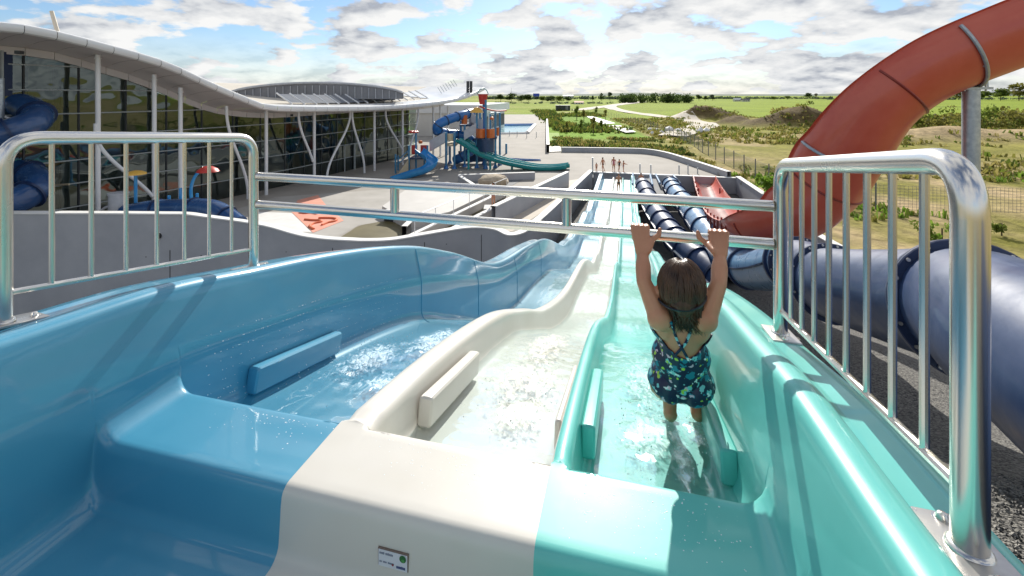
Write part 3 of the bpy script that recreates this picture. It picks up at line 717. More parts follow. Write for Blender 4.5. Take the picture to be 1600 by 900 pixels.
ridge([(468, 333), (478, 334), (486, 333), (495, 335)], .07, 'play_kerb', 'orange_mark', 'short wavy orange kerb at the back of the salmon surface')
# toddler basin
bas = Gz([(527, 374), (545, 363), (560, 354), (582, 349), (602, 346), (620, 349), (633, 356), (634, 366), (620, 376), (590, 381), (555, 380)])
bas = [(p.x, p.y) for p in smooth_path([(x, y, 0) for x, y in bas+[bas[0]]], 4)][:-1]
flat('toddler_basin', bas, .018, 'olive_basin', 'olive coloured shallow toddler basin behind the grey wall', None)
tag(bpy.data.objects['toddler_basin'], None, 'pool')
strip_wall(Gz([(600, 345), (617, 347), (632, 353), (636, 364), (628, 372)]), .55, -.1, .2, 'basin_wall', 'dark curved edge wall of the olive toddler basin', mat='black_rubber', side=1)
# white plinth and stepped channels
def prism(name, pts, z0, z1, mat, lab, cat, parent=None):
    return MB().prism(pts, z0, z1).build(name, mat, parent, smooth=False, label=lab, cat=cat)
prism('concrete_plinth', Gz([(597, 322), (633, 297), (765, 301), (702, 331), (638, 344)], .5), -.05, .5, 'concrete_white', 'broad white concrete plinth behind the crossbar', 'plinth')
flat('paving', Gz([(634, 352), (660, 345), (735, 312), (790, 300), (800, 304), (700, 352), (650, 370), (630, 372)]), .012, 'concrete_white', 'white concrete path down beside the channel')
def low_wall(a, b, z, th, lab, mat='concrete_wall'):
    A = G(a[0], a[1], z); B = G(b[0], b[1], z); strip_wall([(A.x, A.y), (B.x, B.y)], z, -.1, th, 'low_wall', lab, mat=mat, side=1)
flat('channel_water', Gz([(668, 362), (700, 345), (760, 312), (792, 298), (806, 300), (760, 326), (712, 350), (684, 366)]), .020, 'olive_basin', 'dark water in the narrow channel')
low_wall((642, 368), (792, 296), .45, .16, 'white low wall along the left of the channel', 'concrete_white')
low_wall((690, 366), (838, 291), .55, .16, 'white low wall along the right of the channel', 'concrete_white')
low_wall((774, 322), (889, 268), 1.05, .22, 'grey wall with pale top between channel and beige ramp')
flat('ramp', Gz([(772, 359), (800, 362), (850, 330), (905, 290), (915, 278), (890, 282), (850, 305), (810, 328)]), .008, 'deck_ramp', 'beige ramp beside the slide pit')
low_wall((716, 273), (836, 269), .55, .2, 'grey front wall of the rock basin under the playground')
low_wall((716, 274), (741, 290), .55, .2, 'short grey left wall of the rock basin')
flat('rock_basin', Gz([(718, 276), (836, 271), (800, 290), (745, 293)]), .016, 'deck_dark', 'dark floor of the rock basin', 'structure')
# rail posts along the channel
rl = thing('basin_railing', G(700, 344, .45), 'thin white handrail along the left wall of the channel', 'railing')
qa, qb = G(648, 364, .45), G(792, 296.5, .45)
for k in range(7):
    q = qa.lerp(qb, k/6); MB().cyl(q, q+Vector((0, 0, .75)), .018, n=6).build('post', 'white_metal', rl)
MB().cyl(qa+Vector((0, 0, .75)), qb+Vector((0, 0, .75)), .018, n=6).build('handrail', 'white_metal', rl)
# boulder
bm = bmesh.new(); bmesh.ops.create_icosphere(bm, subdivisions=3, radius=1)
q = G(772, 290, 0)
for v in bm.verts:
    p = v.co.copy(); k = 1+.22*mnoise.noise(p*1.6+Vector((4, 2, 1)))+.08*mnoise.noise(p*4)
    v.co = Vector((q.x+p.x*k*1.15, q.y+p.y*k*.7, max(-.05, .30+p.z*k*.52)))
me = bpy.data.meshes.new('boulder'); bm.to_mesh(me); bm.free(); me.materials.append(MATS['rock']); link('boulder', me, None, sharp=40, label='big tan boulder lying in the rock basin', cat='boulder')
# far swimming pool
fp = Gz([(772, 197), (834, 196), (822, 209), (772, 210)])
t = thing('swimming_pool', (fp[0][0], fp[0][1], 0), 'pale blue swimming pool far back beside the hall', 'pool')
flat('water_sheet', fp, .03, 'pool_blue', None, None, t)
a = [Vector((*fp[1], 0)), Vector((*fp[2], 0))]
MB().tube([a[0]+Vector((.2, 0, .06)), a[1]+Vector((.2, 0, .06))], .45, 6).build('pool_edge', 'white_paint', t)
MB().tube([Vector((*fp[0], .06)), Vector((*fp[1], .06))], .4, 6).build('pool_edge', 'play_blue', t)
MB().tube([Vector((*fp[3], .06)), Vector((*fp[2], .06))], .25, 6).build('pool_edge', 'white_paint', t)
# kerb walls round the deck
kw = [(5.6, 51.6), (13.0, 50.7), (14.9, 49.7), (15.9, 47.1), (16.3, 42.4), (16.55, 38.5), (16.7, 35.3)]
kw = [(p.x, p.y) for p in smooth_path([(x, y, 0) for x, y in kw], 6)]
strip_wall(kw, .55, -.2, .3, 'kerb_wall', 'low grey kerb wall curving round the far end of the deck', side=1)
strip_wall([(3.9, 51.2), (8.0, 106)], .9, -.2, .3, 'garden_wall', 'straight white garden wall between deck and lawn', side=-1, mat='concrete_cap')
flat('steps', Gz([(857, 229), (876, 229), (877, 237), (857, 238)]), .05, 'concrete_white', 'white concrete landing by the lawn')
flat('lawn', Gz([(857, 208), (873, 208), (876, 221), (857, 222)]), .06, 'lawn_lime' if 'lawn_lime' in MATS else material('lawn_lime', (.20, .33, .03), .9, (.26, .40, .05), 2).name, 'bright lime lawn patch beside the garden wall')
# field tracks
flat('path', Gz([(915, 181.5), (922, 180.5), (960, 192), (994, 206), (978, 207), (945, 196)]), .02, 'concrete_cap', 'white concrete footpath along the lawn')
def track(pts, name, mat, lab, z=.06):
    L_ = [Vector((*q, 0)) for q in Gz([(x, y) for x, y, w in pts])]; ws = [w for *_, w in pts]; rows = []
    S = smooth_path(L_, 8)
    for i, q in enumerate(S):
        a = S[max(i-1, 0)]; b = S[min(i+1, len(S)-1)]; d = (b-a).normalized(); nn = Vector((-d.y, d.x, 0)); f = i/(len(S)-1)*(len(ws)-1); k = min(int(f), len(ws)-2); w = ws[k]+(ws[k+1]-ws[k])*(f-k)
        rows.append([(q+nn*w*s) for s in (-1, -.5, 0, .5, 1)])
    rows = [[(p.x, p.y, max(terrain_h(p.x, p.y), -.05)+z+.05*(1-abs(j-2)/2)) for j, p in enumerate(r_)] for r_ in rows]
    MB().grid(rows).build(name, mat, None, sharp=None, kind='structure', label=lab)
track([(1050, 212, 2.2), (1075, 203, 2.8), (1100, 195, 3.0), (1075, 188, 2.6), (1035, 182, 2.4), (990, 176, 2.4), (960, 170, 3), (955, 165, 4), (985, 161, 6), (1000, 159, 8)], 'track', 'path', 'sandy farm track winding through the field')
track([(985, 161, 4), (930, 168, 4), (905, 172, 3)], 'track', 'path', 'pale side track towards the dark shed')
# wire fence
FL = [(30.5, 170), (26, 80), (23.2, 60), (21.1, 49.7), (19.8, 40.5), (18.7, 33.5), (18.3, 29.5), (21.5, 26.6), (30, 25.2), (42, 24.0)]
fpath = [(p.x, p.y) for p in smooth_path([(x, y, 0) for x, y in FL], 6)]
fen = thing('wire_fence', (fpath[0][0], fpath[0][1], 0), 'grey wire fence between the pool grounds and the rough field', 'fence')
acc = 0; posts = []; prev = fpath[0]; posts.append(prev)
for q in fpath[1:]:
    seg = math.hypot(q[0]-prev[0], q[1]-prev[1]); 
    while acc+seg >= 2.6:
        f = (2.6-acc)/seg; prev = (prev[0]+(q[0]-prev[0])*f, prev[1]+(q[1]-prev[1])*f); posts.append(prev); seg = math.hypot(q[0]-prev[0], q[1]-prev[1]); acc = 0
    acc += seg; prev = q
pm = MB().box((0, 0, .7), (.06, .06, 1.8)).build('post', 'fence_metal', fen); pm.location = (posts[0][0], posts[0][1], terrain_h(*posts[0]))
for x, y in posts[1:]:
    o = pm.copy(); COL.objects.link(o); o.location = (x, y, terrain_h(x, y))
near_p = [q for q in posts if q[1] < 110]
for k in range(9):
    z = .1+k*.17
    MB().tube([(x, y, terrain_h(x, y)+z) for x, y in near_p], .007, 4, cap=False).build('wire', 'fence_metal', fen)
mb = MB()
for i in range(len(near_p)-1):
    a, b = near_p[i], near_p[i+1]
    if a[1] > 70: continue
    for k in range(1, 13):
        f = k/13; x, y = a[0]+(b[0]-a[0])*f, a[1]+(b[1]-a[1])*f; z = terrain_h(x, y); mb.box((x, y, z+.78), (.009, .009, 1.4))
o = mb.build('mesh_wires', 'fence_metal', fen, smooth=False); o['kind'] = 'stuff'
# ================================================================== the swimming hall with its wave roof
def on_line(px, k, c):          # where the sight line at px meets the plan line X = k*Y - c
    a = (px-800)/FPX; Y = c/(k-a); return a*Y, Y
EAVE_PX = [(-420, 46), (-260, 34), (-120, 32), (0, 37), (75, 48), (170, 72), (260, 98), (330, 130), (400, 159), (435, 167), (550, 168), (620, 165.5), (680, 160), (715, 154), (740, 146), (757, 137.5)]
eave = []
for px, py in EAVE_PX:
    x, y = on_line(px, .452, 27.7); eave.append((x, y, P(px, py, y).z))
def facade_x(y): return min(-16.7+.325*(y-31.04), .452*y-29.32-1.6)
BEAM_PX = [(-420, 84), (-260, 76), (-120, 76), (0, 84), (50, 88), (100, 97), (150, 112), (200, 126), (240, 141), (300, 166), (335, 177), (400, 184), (430, 184), (550, 176), (640, 172), (690, 166)]
bx, bz, by = [], [], []
for px, py in BEAM_PX:
    a = (px-800)/FPX; lo, hi = 6.0, 70.0
    for _ in range(50):
        m = (lo+hi)/2
        if facade_x(m) < a*m: lo = m
        else: hi = m
    by.append(lo); bz.append(P(px, py, lo).z)
order = np.argsort(by); beam_z = pchip([by[i] for i in order], [bz[i] for i in order])
hall = thing('swimming_hall', (-20, 30, 0), 'long glazed swimming hall with a white wave shaped roof', 'building')
ev = smooth_path(eave, 5)
# resample evenly
L_ = [0]
for i in range(1, len(ev)): L_.append(L_[-1]+(ev[i]-ev[i-1]).length)
NS = 46
def ev_at(s):
    d = s*L_[-1]; i = min(max(int(np.searchsorted(L_, d))-1, 0), len(ev)-2); f = (d-L_[i])/(L_[i+1]-L_[i]); return ev[i].lerp(ev[i+1], f)
EV = [ev_at(k/NS) for k in range(NS+1)]
NB = Vector((-1, .452, 0)).normalized()
def facade_hit(p):
    """from an eave point straight back to the facade line"""
    lo, hi = 0, 14
    for _ in range(40):
        m = (lo+hi)/2; q = p+NB*m
        if q.x > facade_x(q.y): lo = m
        else: hi = m
    return p+NB*lo
FH = []
for p in EV:
    q = facade_hit(p); FH.append(Vector((q.x, q.y, beam_z(q.y)+.34)))
def roof_pt(i, w):
    e = EV[i]; s = i/NS; zb = 7.75+.6*(1-ss(.05, .3, s)); k = ss(0, 26, w)
    return Vector((e.x+NB.x*w, e.y+NB.y*w, e.z+.10*math.sin(min(1, w/1.2)*math.pi/2)+(zb-e.z)*k))
rows = [[roof_pt(i, w) for w in (.12, .6, 1.5, 3, 5, 7.5, 10, 13, 16, 19, 22, 26)] for i in range(NS+1)]
MB().grid(rows).build('roof', 'roof_beige', hall, sharp=None)
# white upper sheet along the eave and the turned up far end
rows = [[roof_pt(i, w)+Vector((0, 0, .03)) for w in (.10, .5, 1.0, 1.6, 2.1 if i < NS-7 else 4, 2.4 if i < NS-7 else 8)] for i in range(NS+1)]
MB().grid(rows).build('eave_sheet', 'white_metal', hall, sharp=None)
for i in range(NS):
    a, b = EV[i], EV[i+1]; d = (b-a); g = d*(.010/d.length)
    a2, b2 = a+g, b-g
    def ring(p):
        return [p+NB*.10+Vector((0, 0, .10)), p+Vector((0, 0, .06)), p-NB*.05+Vector((0, 0, -.03)), p-NB*.05+Vector((0, 0, -.16)), p+Vector((0, 0, -.25)), p+NB*.12+Vector((0, 0, -.30))]
    MB().grid([ring(a2), ring(b2)]).build('fascia_panel', 'white_metal', hall)
    fa, fb = FH[i], FH[i+1]; gf = (fb-fa)*(.008/(fb-fa).length)
    rows = [[(p+NB*.12+Vector((0, 0, -.30))).lerp(q, t)+Vector((0, 0, .10*math.sin(t*math.pi))) for t in (0, .25, .5, .75, 1)] for p, q in ((a2, fa+gf), (b2, fb-gf))]
    MB().grid(rows).build('soffit_panel', 'soffit', hall)
    rows = [[fa+gf-NB*.10+Vector((0, 0, 0)), fa+gf-NB*.10-Vector((0, 0, .34)), fa+gf+NB*.05-Vector((0, 0, .34))], [fb-gf-NB*.10, fb-gf-NB*.10-Vector((0, 0, .34)), fb-gf+NB*.05-Vector((0, 0, .34))]]
    MB().grid(rows).build('beam_panel', 'soffit', hall)
rows = [[p+NB*.14+Vector((0, 0, -.10)), q+Vector((0, 0, .25))] for p, q in zip(EV, FH)]
MB().grid(rows).build('soffit_backing', 'mullion_dark', hall)
# gable that closes the far end
e = EV[-1]; f = FH[-1]
# curtain wall
def glass_material():
    m = bpy.data.materials.new('glass_wall'); m.use_nodes = True; nt = m.node_tree; N = nt.nodes; L = nt.links
    for n in list(N): N.remove(n)
    out = N.new('ShaderNodeOutputMaterial'); tr = N.new('ShaderNodeBsdfTransparent'); gl = N.new('ShaderNodeBsdfGlossy'); mx = N.new('ShaderNodeMixShader')
    tr.inputs[0].default_value = (.46, .54, .52, 1); gl.inputs[0].default_value = (.80, .92, .90, 1); gl.inputs['Roughness'].default_value = .015
    tc = N.new('ShaderNodeTexCoord'); nz = N.new('ShaderNodeTexNoise'); nz.inputs['Scale'].default_value = .9; nz.inputs['Detail'].default_value = 1; L.new(tc.outputs['Object'], nz.inputs['Vector'])
    bp = N.new('ShaderNodeBump'); bp.inputs['Strength'].default_value = .10; bp.inputs['Distance'].default_value = .25; L.new(nz.outputs[0], bp.inputs['Height']); L.new(bp.outputs[0], gl.inputs['Normal'])
    fr = N.new('ShaderNodeFresnel'); fr.inputs[0].default_value = 2.0; L.new(fr.outputs[0], mx.inputs[0]); L.new(tr.outputs[0], mx.inputs[1]); L.new(gl.outputs[0], mx.inputs[2]); L.new(mx.outputs[0], out.inputs[0])
    MATS['glass_wall'] = m
glass_material()
YS = list(np.arange(11.5, 50.1, 1.75))
rng = random.Random(2)
for i in range(len(YS)-1):
    y0, y1 = YS[i], YS[i+1]; x0, x1 = facade_x(y0), facade_x(y1); z0, z1 = beam_z(y0)+.2, beam_z(y1)+.2
    n = max(1, int(math.ceil(max(z0, z1)/1.12)))
    for k in range(n):
        a = k*1.12; ta, tb = min(z0, a+1.12), min(z1, a+1.12)
        if ta <= a+.02 and tb <= a+.02: continue
        o = rng.uniform(-.006, .006); o2 = rng.uniform(-.006, .006)
        MB().add([(x0+o, y0, a), (x1+o2, y1, a), (x1+o2*.5, y1, max(tb, a)), (x0+o*.5, y0, max(ta, a))], [(0, 1, 2, 3)]).build('pane', 'glass_wall', hall, smooth=False)
    MB().box((x0+.02, y0, z0/2), (.07, .07, z0)).build('mullion', 'mullion_dark', hall, smooth=False)
for k in range(1, 9):
    z = k*1.12; seg = []
    for y in np.arange(11.5, 50.1, .5):
        if beam_z(y)+.15 > z: seg.append((facade_x(y)+.05, y, z))
        else:
            if len(seg) > 2: MB().tube(seg, .035, 6).build('transom', 'mullion_light', hall)
            seg = []
    if len(seg) > 2: MB().tube(seg, .035, 6).build('transom', 'mullion_light', hall)
# what stands behind the glass
material('hall_floor', (.34, .33, .31), .3, (.42, .41, .39), .5); material('hall_wall', (.30, .32, .31), .8, (.42, .44, .42), .3)
fl = [(facade_x(y)-.15, y) for y in (11.5, 20, 31, 40, 50)]
flat('hall_floor', fl+[(-30, 60), (-45, 40), (-40, 11.5)], .03, 'hall_floor', None, None, hall)
flx = [(facade_x(y)-.15, y) for y in np.arange(11.5, 50.1, 2.2)]
def ceil_z(y): return beam_z(y)+.06
MB().grid([[(x-12, y+3.7, 0), (x-12, y+3.7, ceil_z(y)+.05)] for x, y in flx]).build('inner_wall', 'hall_wall', hall)
x_, y_ = flx[-1]; MB().grid([[(x_, y_, 0), (x_, y_, ceil_z(y_))], [(x_-12, y_+3.7, 0), (x_-12, y_+3.7, ceil_z(y_))]]).build('end_wall', 'hall_wall', hall)
MB().grid([[(x-.1, y, ceil_z(y)), (x-12, y+3.7, ceil_z(y))] for x, y in flx]).build('ceiling', 'hall_wall', hall)
for y in np.arange(14, 50, 4.2):
    x = facade_x(y)-1.6; MB().cyl((x, y, 0), (x, y, beam_z(y)+.04), .16, n=10).build('inner_column', 'mullion_dark', hall)
# door in the glass
for y0, y1 in ((38.5, 39.7), (39.8, 41.0)):
    xa, xb = facade_x(y0)+.12, facade_x(y1)+.12
    MB().tube([(xa, y0, 0), (xa, y0, 2.2), (xb, y1, 2.2), (xb, y1, 0)], .05, 6).build('door_frame', 'mullion_light', hall)
# skylight fins on the roof and the louvred lantern
for k in range(16):
    s = .47+k*.0245; i = s*NS; i0 = int(i); e = EV[i0].lerp(EV[i0+1], i-i0)
    def rp(w, up): return e+NB*w+Vector((0, 0, up+(roof_pt(i0, w).z-EV[i0].z)))
    dirn = (EV[i0+1]-EV[i0]).normalized()
    MB().tube([rp(3.0, .05), rp(4.6, .75)], .07, 6).build('fin', 'white_metal', hall)
    if k < 11:
        a0, a1 = rp(3.15, .14), rp(4.5, .70); st = dirn*1.0
        MB().add([a0+dirn*.12, a0+st, a1+st, a1+dirn*.12], [(0, 1, 2, 3)]).build('roof_light', 'panel_dark', hall, smooth=False)
lc = P(505, 146, 41); lant = []
W_, H_ = 7.0, .82
ax = Vector((.92, .20, 0)).normalized(); ay = Vector((-ax.y, ax.x, 0))
for k in range(25):
    t = -1+2*k/24; h = H_*(1-t*t)**.75*(1 if t < 0 else .92)+.06; c = lc+ax*t*W_
    lant.append([c-ay*1.6+Vector((0, 0, -.5)), c-ay*1.5+Vector((0, 0, h)), c+ay*1.8+Vector((0, 0, h+.1)), c+ay*2.0+Vector((0, 0, -.5))])
lo = MB().grid(lant).build('roof_lantern', 'lantern_dark', hall, sharp=40)
for k in range(1, 24):
    t = -1+2*k/24; h = H_*(1-t*t)**.75*.9; c = lc+ax*t*W_-ay*1.62
    MB().box((c.x, c.y, c.z-.25+h/2), (.05, .06, h+.4)).build('louvre', 'play_grey', lo, smooth=False)
MB().tube([lc+ax*(-1+2*k/24)*W_-ay*1.6+Vector((0, 0, H_*max(0, 1-(-1+2*k/24)**2)**.75+.1)) for k in range(25)], .10, 6).build('lantern_edge', 'play_grey', lo)
# chimneys, mast
for px in (731, 736): 
    q = P(px, 137, 52); MB().cyl(q+Vector((0, 0, -.6)), q+Vector((0, 0, .75)), .17, n=10).build('flue', 'mullion_dark', hall)
q = P(90, 50, 24); MB().tube([q, q+Vector((-.32, 0, 1.1))], .09, 8).build('roof_mast', 'roof_beige', hall)
for k in range(7):
    q = P(690+k*4, 146-k*2.0, 52); MB().tube([q, q+Vector((-.45, 0, .7))], .03, 5).build('roof_rod', 'mullion_light', hall)
# cameras and lamps under the soffit
for px, py, Y in ((30, 82, 19.0), (282, 146, 25), (456, 180, 33), (492, 181, 36), (585, 177, 41)):
    q = P(px, py, Y); MB().box(q, (.18, .3, .14), .4).build('soffit_lamp', 'mullion_dark', hall)
# columns: straight ones and bent ones that lean against them
def col_xy(px): return on_line(px, .452, 29.32)
for px, ty in ((153, 91), (241, 124), (282, 144), (416, 175), (491, 178), (585, 177), (629, 172), (677, 170), (688, 168), (700, 168)):
    x, y = col_xy(px); z = P(px, ty, y).z
    c_ = MB().cyl((x, y, 0), (x, y, z+.25), .105, n=12).build('column', 'white_metal', hall)
    MB().cyl((x, y, z-.03), (x, y, z+.02), .14, n=12).build('collar', 'white_metal', c_)
for pt, tt, pb, bb in ((153, 196, 241, 306), (356, 168, 389, 311), (468, 174, 490, 252), (548, 173, 512, 277), (551, 173, 570, 272), (603, 171, 629, 234), (654, 171, 638, 240)):
    xt, yt = col_xy(pt); xb, yb = col_xy(pb); zt = P(pt, tt, yt).z+.1; zb = max(0, P(pb, bb, yb).z)
    if zb < .6: zb = 0
    path = []
    for k in range(21):
        t = k/20; e_ = ss(.06, .94, t) if zb == 0 else ss(.1, 1.25, t)/ss(.1, 1.25, 1); path.append((xt+(xb-xt)*e_, yt+(yb-yt)*e_-.12, zt+(zb-zt)*t))
    MB().tube(path, .085, 10).build('bent_column', 'white_metal', hall)
# annexe behind the far end
an = thing('annexe', P(770, 175, 75), 'low white flat roofed annexe beyond the play tower', 'building')
a0, a1 = P(752, 163, 70), P(796, 158, 92)
MB().prism([(a0.x, a0.y), (a1.x, a1.y), (a1.x-14, a1.y+4), (a0.x-12, a0.y+2)], 3.6, 4.9).build('roof', 'white_metal', an, smooth=False)
MB().prism([(a0.x-1, a0.y+.4), (a1.x-1, a1.y-.5), (a1.x-13.5, a1.y+3.5), (a0.x-11.5, a0.y+2.2)], 0, 3.6).build('wall', 'house_wall', an, smooth=False)
for k in range(5):
    f = .1+k*.2; x, y = a0.x-1+(a1.x-a0.x)*f, a0.y+.4+(a1.y-a0.y-.9)*f; MB().box((x+.05, y, 1.7), (.12, 2.6, 2.2), -.25).build('window', 'mullion_dark', an, smooth=False)

# ================================================================== spiral tube and splash toys behind the wall
sp_ = thing('spiral_tube', (-22.2, 19.6, 0), 'dark blue spiral tube slide winding out of the glass hall', 'tube slide')
hel = []
for k in range(57):
    t = k/56; a = R(170)-t*R(760); z = 6.6-6.2*t; hel.append(Vector((-21.75+1.25*math.cos(a), 19.3+1.0*math.sin(a), z)))
MB().tube(hel, .56, 20).build('tube', 'gel_navy_spiral', sp_)
for k in range(3, 56, 6):
    d = (hel[k+1]-hel[k-1]).normalized(); MB().tube([hel[k]-d*.045, hel[k]+d*.045], .66, 20).build('flange', 'flange_navy', sp_)
MB().cyl((-21.75, 19.3, 0), (-21.75, 19.3, 7.2), .16, n=12).build('mast', 'galvanised', sp_)
for k in range(8, 56, 12):
    h_ = hel[k]; MB().cyl((-21.75, 19.3, h_.z-.1), h_-Vector((0, 0, .55)), .05, n=8).build('bracket', 'white_metal', sp_)
tw_ = thing('tube_tower', (-22.6, 19.2, 6.8), 'dark navy box where the spiral tube leaves the hall', 'slide tower')
MB().box((-22.7, 20.0, 7.4), (1.6, 1.2, 1.9)).build('tower_box', 'flange_navy', tw_); MB().box((-21.86, 19.5, 7.4), (.08, .08, 2.0)).build('corner_post', 'mullion_light', tw_)
lt = thing('tube_end', P(290, 330, 20), 'fat navy tube lying behind the grey wall with a pale lit end', 'tube slide')
pth = smooth_path([P(196, 334, 20.4), P(240, 327, 20.2), (P(290, 325, 19.8)), P(335, 328, 19.2), P(372, 352, 18.6)], 7)
MB().tube(pth, .40, 18).build('tube', 'gel_navy_spiral', lt)
for k in (8, 16, 24):
    d = (pth[k+1]-pth[k-1]).normalized(); MB().tube([pth[k]-d*.04, pth[k]+d*.04], .46, 18).build('flange', 'flange_navy', lt)
q = P(185, 333, 20.6); bx_ = thing('filter_tank', q, 'grey round tank behind the wall beside the yellow splash toy', 'tank')
MB().lathe(q, [(.36, 0), (.36, .85), (.40, .86), (.40, .93), (.0, .95)], 18).build('tank', 'play_grey', bx_)
MB().tube([q+Vector((-1.0, 0, -.05)), q+Vector((-.6, 0, .25)), q+Vector((-.3, 0, .35))], .06, 8).build('pipe', 'play_grey', bx_)
q = P(212, 320, 20.9); yt = thing('splash_umbrella', q, 'yellow splash umbrella on a light blue post', 'water toy')
MB().cyl(q, q+Vector((0, 0, 1.5)), .07, n=10).build('post', 'play_sky', yt)
MB().lathe(q+Vector((0, 0, 1.42)), [(.42, -.02), (.40, .04), (.25, .12), (.05, .16), (0, .16)], 14).build('canopy', 'play_yellow', yt)
q = P(300, 322, 21.4); rt = thing('splash_flower', q, 'red dipping splash flower on a bent light blue arm', 'water toy')
MB().tube(smooth_path([q, q+Vector((-.05, 0, .8)), q+Vector((.15, 0, 1.4)), q+Vector((.55, 0, 1.8))], 6), .07, 8).build('arm', 'play_sky', rt)
fb = MB().lathe(q+Vector((.75, 0, 1.62)), [(.48, 0), (.40, .12), (.2, .24), (0, .28)], 12).build('flower', 'play_red', rt)
for px, py, h in ((245, 312, .35), (264, 316, .3), (282, 313, .55), (308, 316, .4)):
    q = P(px, py, 20.4); MB().cyl(q+Vector((0, 0, -.5)), q+Vector((0, 0, h)), .06, n=8).build('spray_post', 'play_sky', None, label='short light blue spray post behind the navy tube', cat='spray post', group='spray posts behind the wall')
q = P(108, 288, 21.0); MB().tube([q+Vector((-1.2, 0, -.05)), q], .045, 8).build('spout', 'play_sand', None, label='tan spout pipe sticking out beside the spiral tube', cat='pipe')
# ================================================================== tube slides on the right
def D(x, y, drop): return Vector((x, y, CAMZ-drop))
nv = thing('tube_slide', D(4, 4, 2.6), 'thick navy tube slide that turns light blue as it runs down beside the lanes', 'tube slide')
path = smooth_path([D(2.15, -2.0, 1.1), D(2.25, -.2, 1.25), D(2.6, 1.1, 1.40), D(3.05, 2.2, 1.54), D(3.5, 3.1, 1.68), D(4.05, 4.0, 1.90), D(4.5, 5.3, 2.36), D(5.06, 7.2, 2.98), D(5.8, 8.9, 3.42), D(6.45, 10.4, 3.86)], 8)
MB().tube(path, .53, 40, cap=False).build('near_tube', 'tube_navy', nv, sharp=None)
def nearest(pt): return min(range(len(path)), key=lambda i: (path[i]-pt).length)
def flange(pth, k, r_, mt, parent, w=.09, bolts=0, n=36, t=None):
    d = (pth[min(k+1, len(pth)-1)]-pth[max(k-1, 0)]).normalized(); c = pth[k]
    rows = []
    up = Vector((0, 0, 1)); nrm = (up-d*up.dot(d)).normalized(); bn = d.cross(nrm)
    prof = [(r_-.075, -w/2), (r_-.01, -w/2), (r_, -w/2+.012), (r_, -.006), (r_-.012, -.004), (r_-.012, .004), (r_, .006), (r_, w/2-.012), (r_-.01, w/2), (r_-.075, w/2)]
    for rr, dd in prof: rows.append([c+d*dd+(nrm*math.cos(2*math.pi*j/n)+bn*math.sin(2*math.pi*j/n))*rr for j in range(n)])
    fo = MB().grid(rows, closed=True).build('flange', mt, parent, sharp=30)
    for j in range(bolts):
        a = 2*math.pi*(j+.5)/bolts; q = c+(nrm*math.cos(a)+bn*math.sin(a))*(r_-.035)
        MB().cyl(q-d*(w/2+.022), q+d*(w/2+.022), .017, n=8).build('bolt', 'steel_plate', fo)
for pt, b in ((D(4.05, 4.0, 1.93), 18), (D(5.06, 7.2, 2.98), 18), (D(6.2, 9.8, 3.7), 12), (D(2.3, .2, 1.28), 0)):
    flange(path, nearest(pt), .605, 'flange_navy', nv, .12, b)
# long seam where upper and lower halves of the tube meet
def side_seam(pth, r_, mt, parent, name='side_seam', out=.05):
    for s in (-1, 1):
        rows = []
        for i, c in enumerate(pth):
            d = (pth[min(i+1, len(pth)-1)]-pth[max(i-1, 0)]).normalized(); sd = Vector((d.y, -d.x, 0)).normalized()*s
            rows.append([c+sd*(r_-.01)+Vector((0, 0, .02)), c+sd*(r_+out)+Vector((0, 0, .02)), c+sd*(r_+out)-Vector((0, 0, .02)), c+sd*(r_-.01)-Vector((0, 0, .02))])
        MB().grid(rows).build(name, mt, parent, sharp=30)
p2 = smooth_path([D(6.45, 10.4, 3.86), D(6.85, 12.2, 4.68), D(7.15, 14, 5.3), D(7.75, 17.0, 5.68), D(8.5, 20.5, 5.82), D(9.3, 24, 5.95), D(10.1, 28, 6.08), D(10.85, 31.2, 6.15)], 7)
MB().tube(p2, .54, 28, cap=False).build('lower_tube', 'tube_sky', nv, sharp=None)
for k in (1, 13, 21, 26, 30, 34, 38, 42, 45, 48): flange(p2, k, .61, 'flange_navy', nv, .11, 0, 28)
side_seam(p2[2:], .54, 'flange_navy', nv, out=.04)
nv2 = thing('tube_slide', D(7, 19, 7.0), 'dark navy ringed tube slide lying beside the turquoise lane', 'tube slide')
p3 = smooth_path([D(7.3, 15.4, 6.5), D(7.0, 17, 6.22), D(6.95, 19, 6.15), D(7.25, 22, 6.12), D(7.9, 26, 6.15), D(8.95, 31.2, 6.2)], 7)
MB().tube(p3, .50, 26, cap=False).build('tube', 'tube_navy', nv2, sharp=None)
for k in (3, 7, 11, 15, 18, 21, 24, 27, 30, 33): flange(p3, k, .575, 'flange_navy', nv2, .12, 0, 28)
side_seam(p3, .5, 'white_metal', nv2, out=.07)
# open run-outs after the tubes
def flume(name, pts, r_, mt, parent, a0=R(95), a1=R(265), lip=.08, n=14, th=.02, arcf=None, step=6):
    pth = smooth_path(pts, step); rows = []; rf = r_ if callable(r_) else (lambda i_, r0=r_: r0)
    for i, c in enumerate(pth):
        r_ = rf(i); a0, a1 = (arcf(i) if arcf else (a0, a1)); d = (pth[min(i+1, len(pth)-1)]-pth[max(i-1, 0)]).normalized(); up = Vector((0, 0, 1)); nrm = (up-d*up.dot(d)).normalized(); bn = d.cross(nrm)
        pr = []
        ed = lambda a: nrm*math.cos(a)+bn*math.sin(a)
        pr.append(c+ed(a0)*(r_+lip)); 
        for k in range(n): pr.append(c+ed(a0+(a1-a0)*k/(n-1))*r_)
        pr.append(c+ed(a1)*(r_+lip))
        q = [c+ed(a0+(a1-a0)*k/(n-1))*(r_+th) for k in range(n)]
        rows.append(pr+list(reversed(q)))
    return MB().grid(rows, closed=True).build(name, mt, parent, sharp=40), pth
material('runout_pale', (.62, .68, .72), .3, (.70, .75, .78), 2)
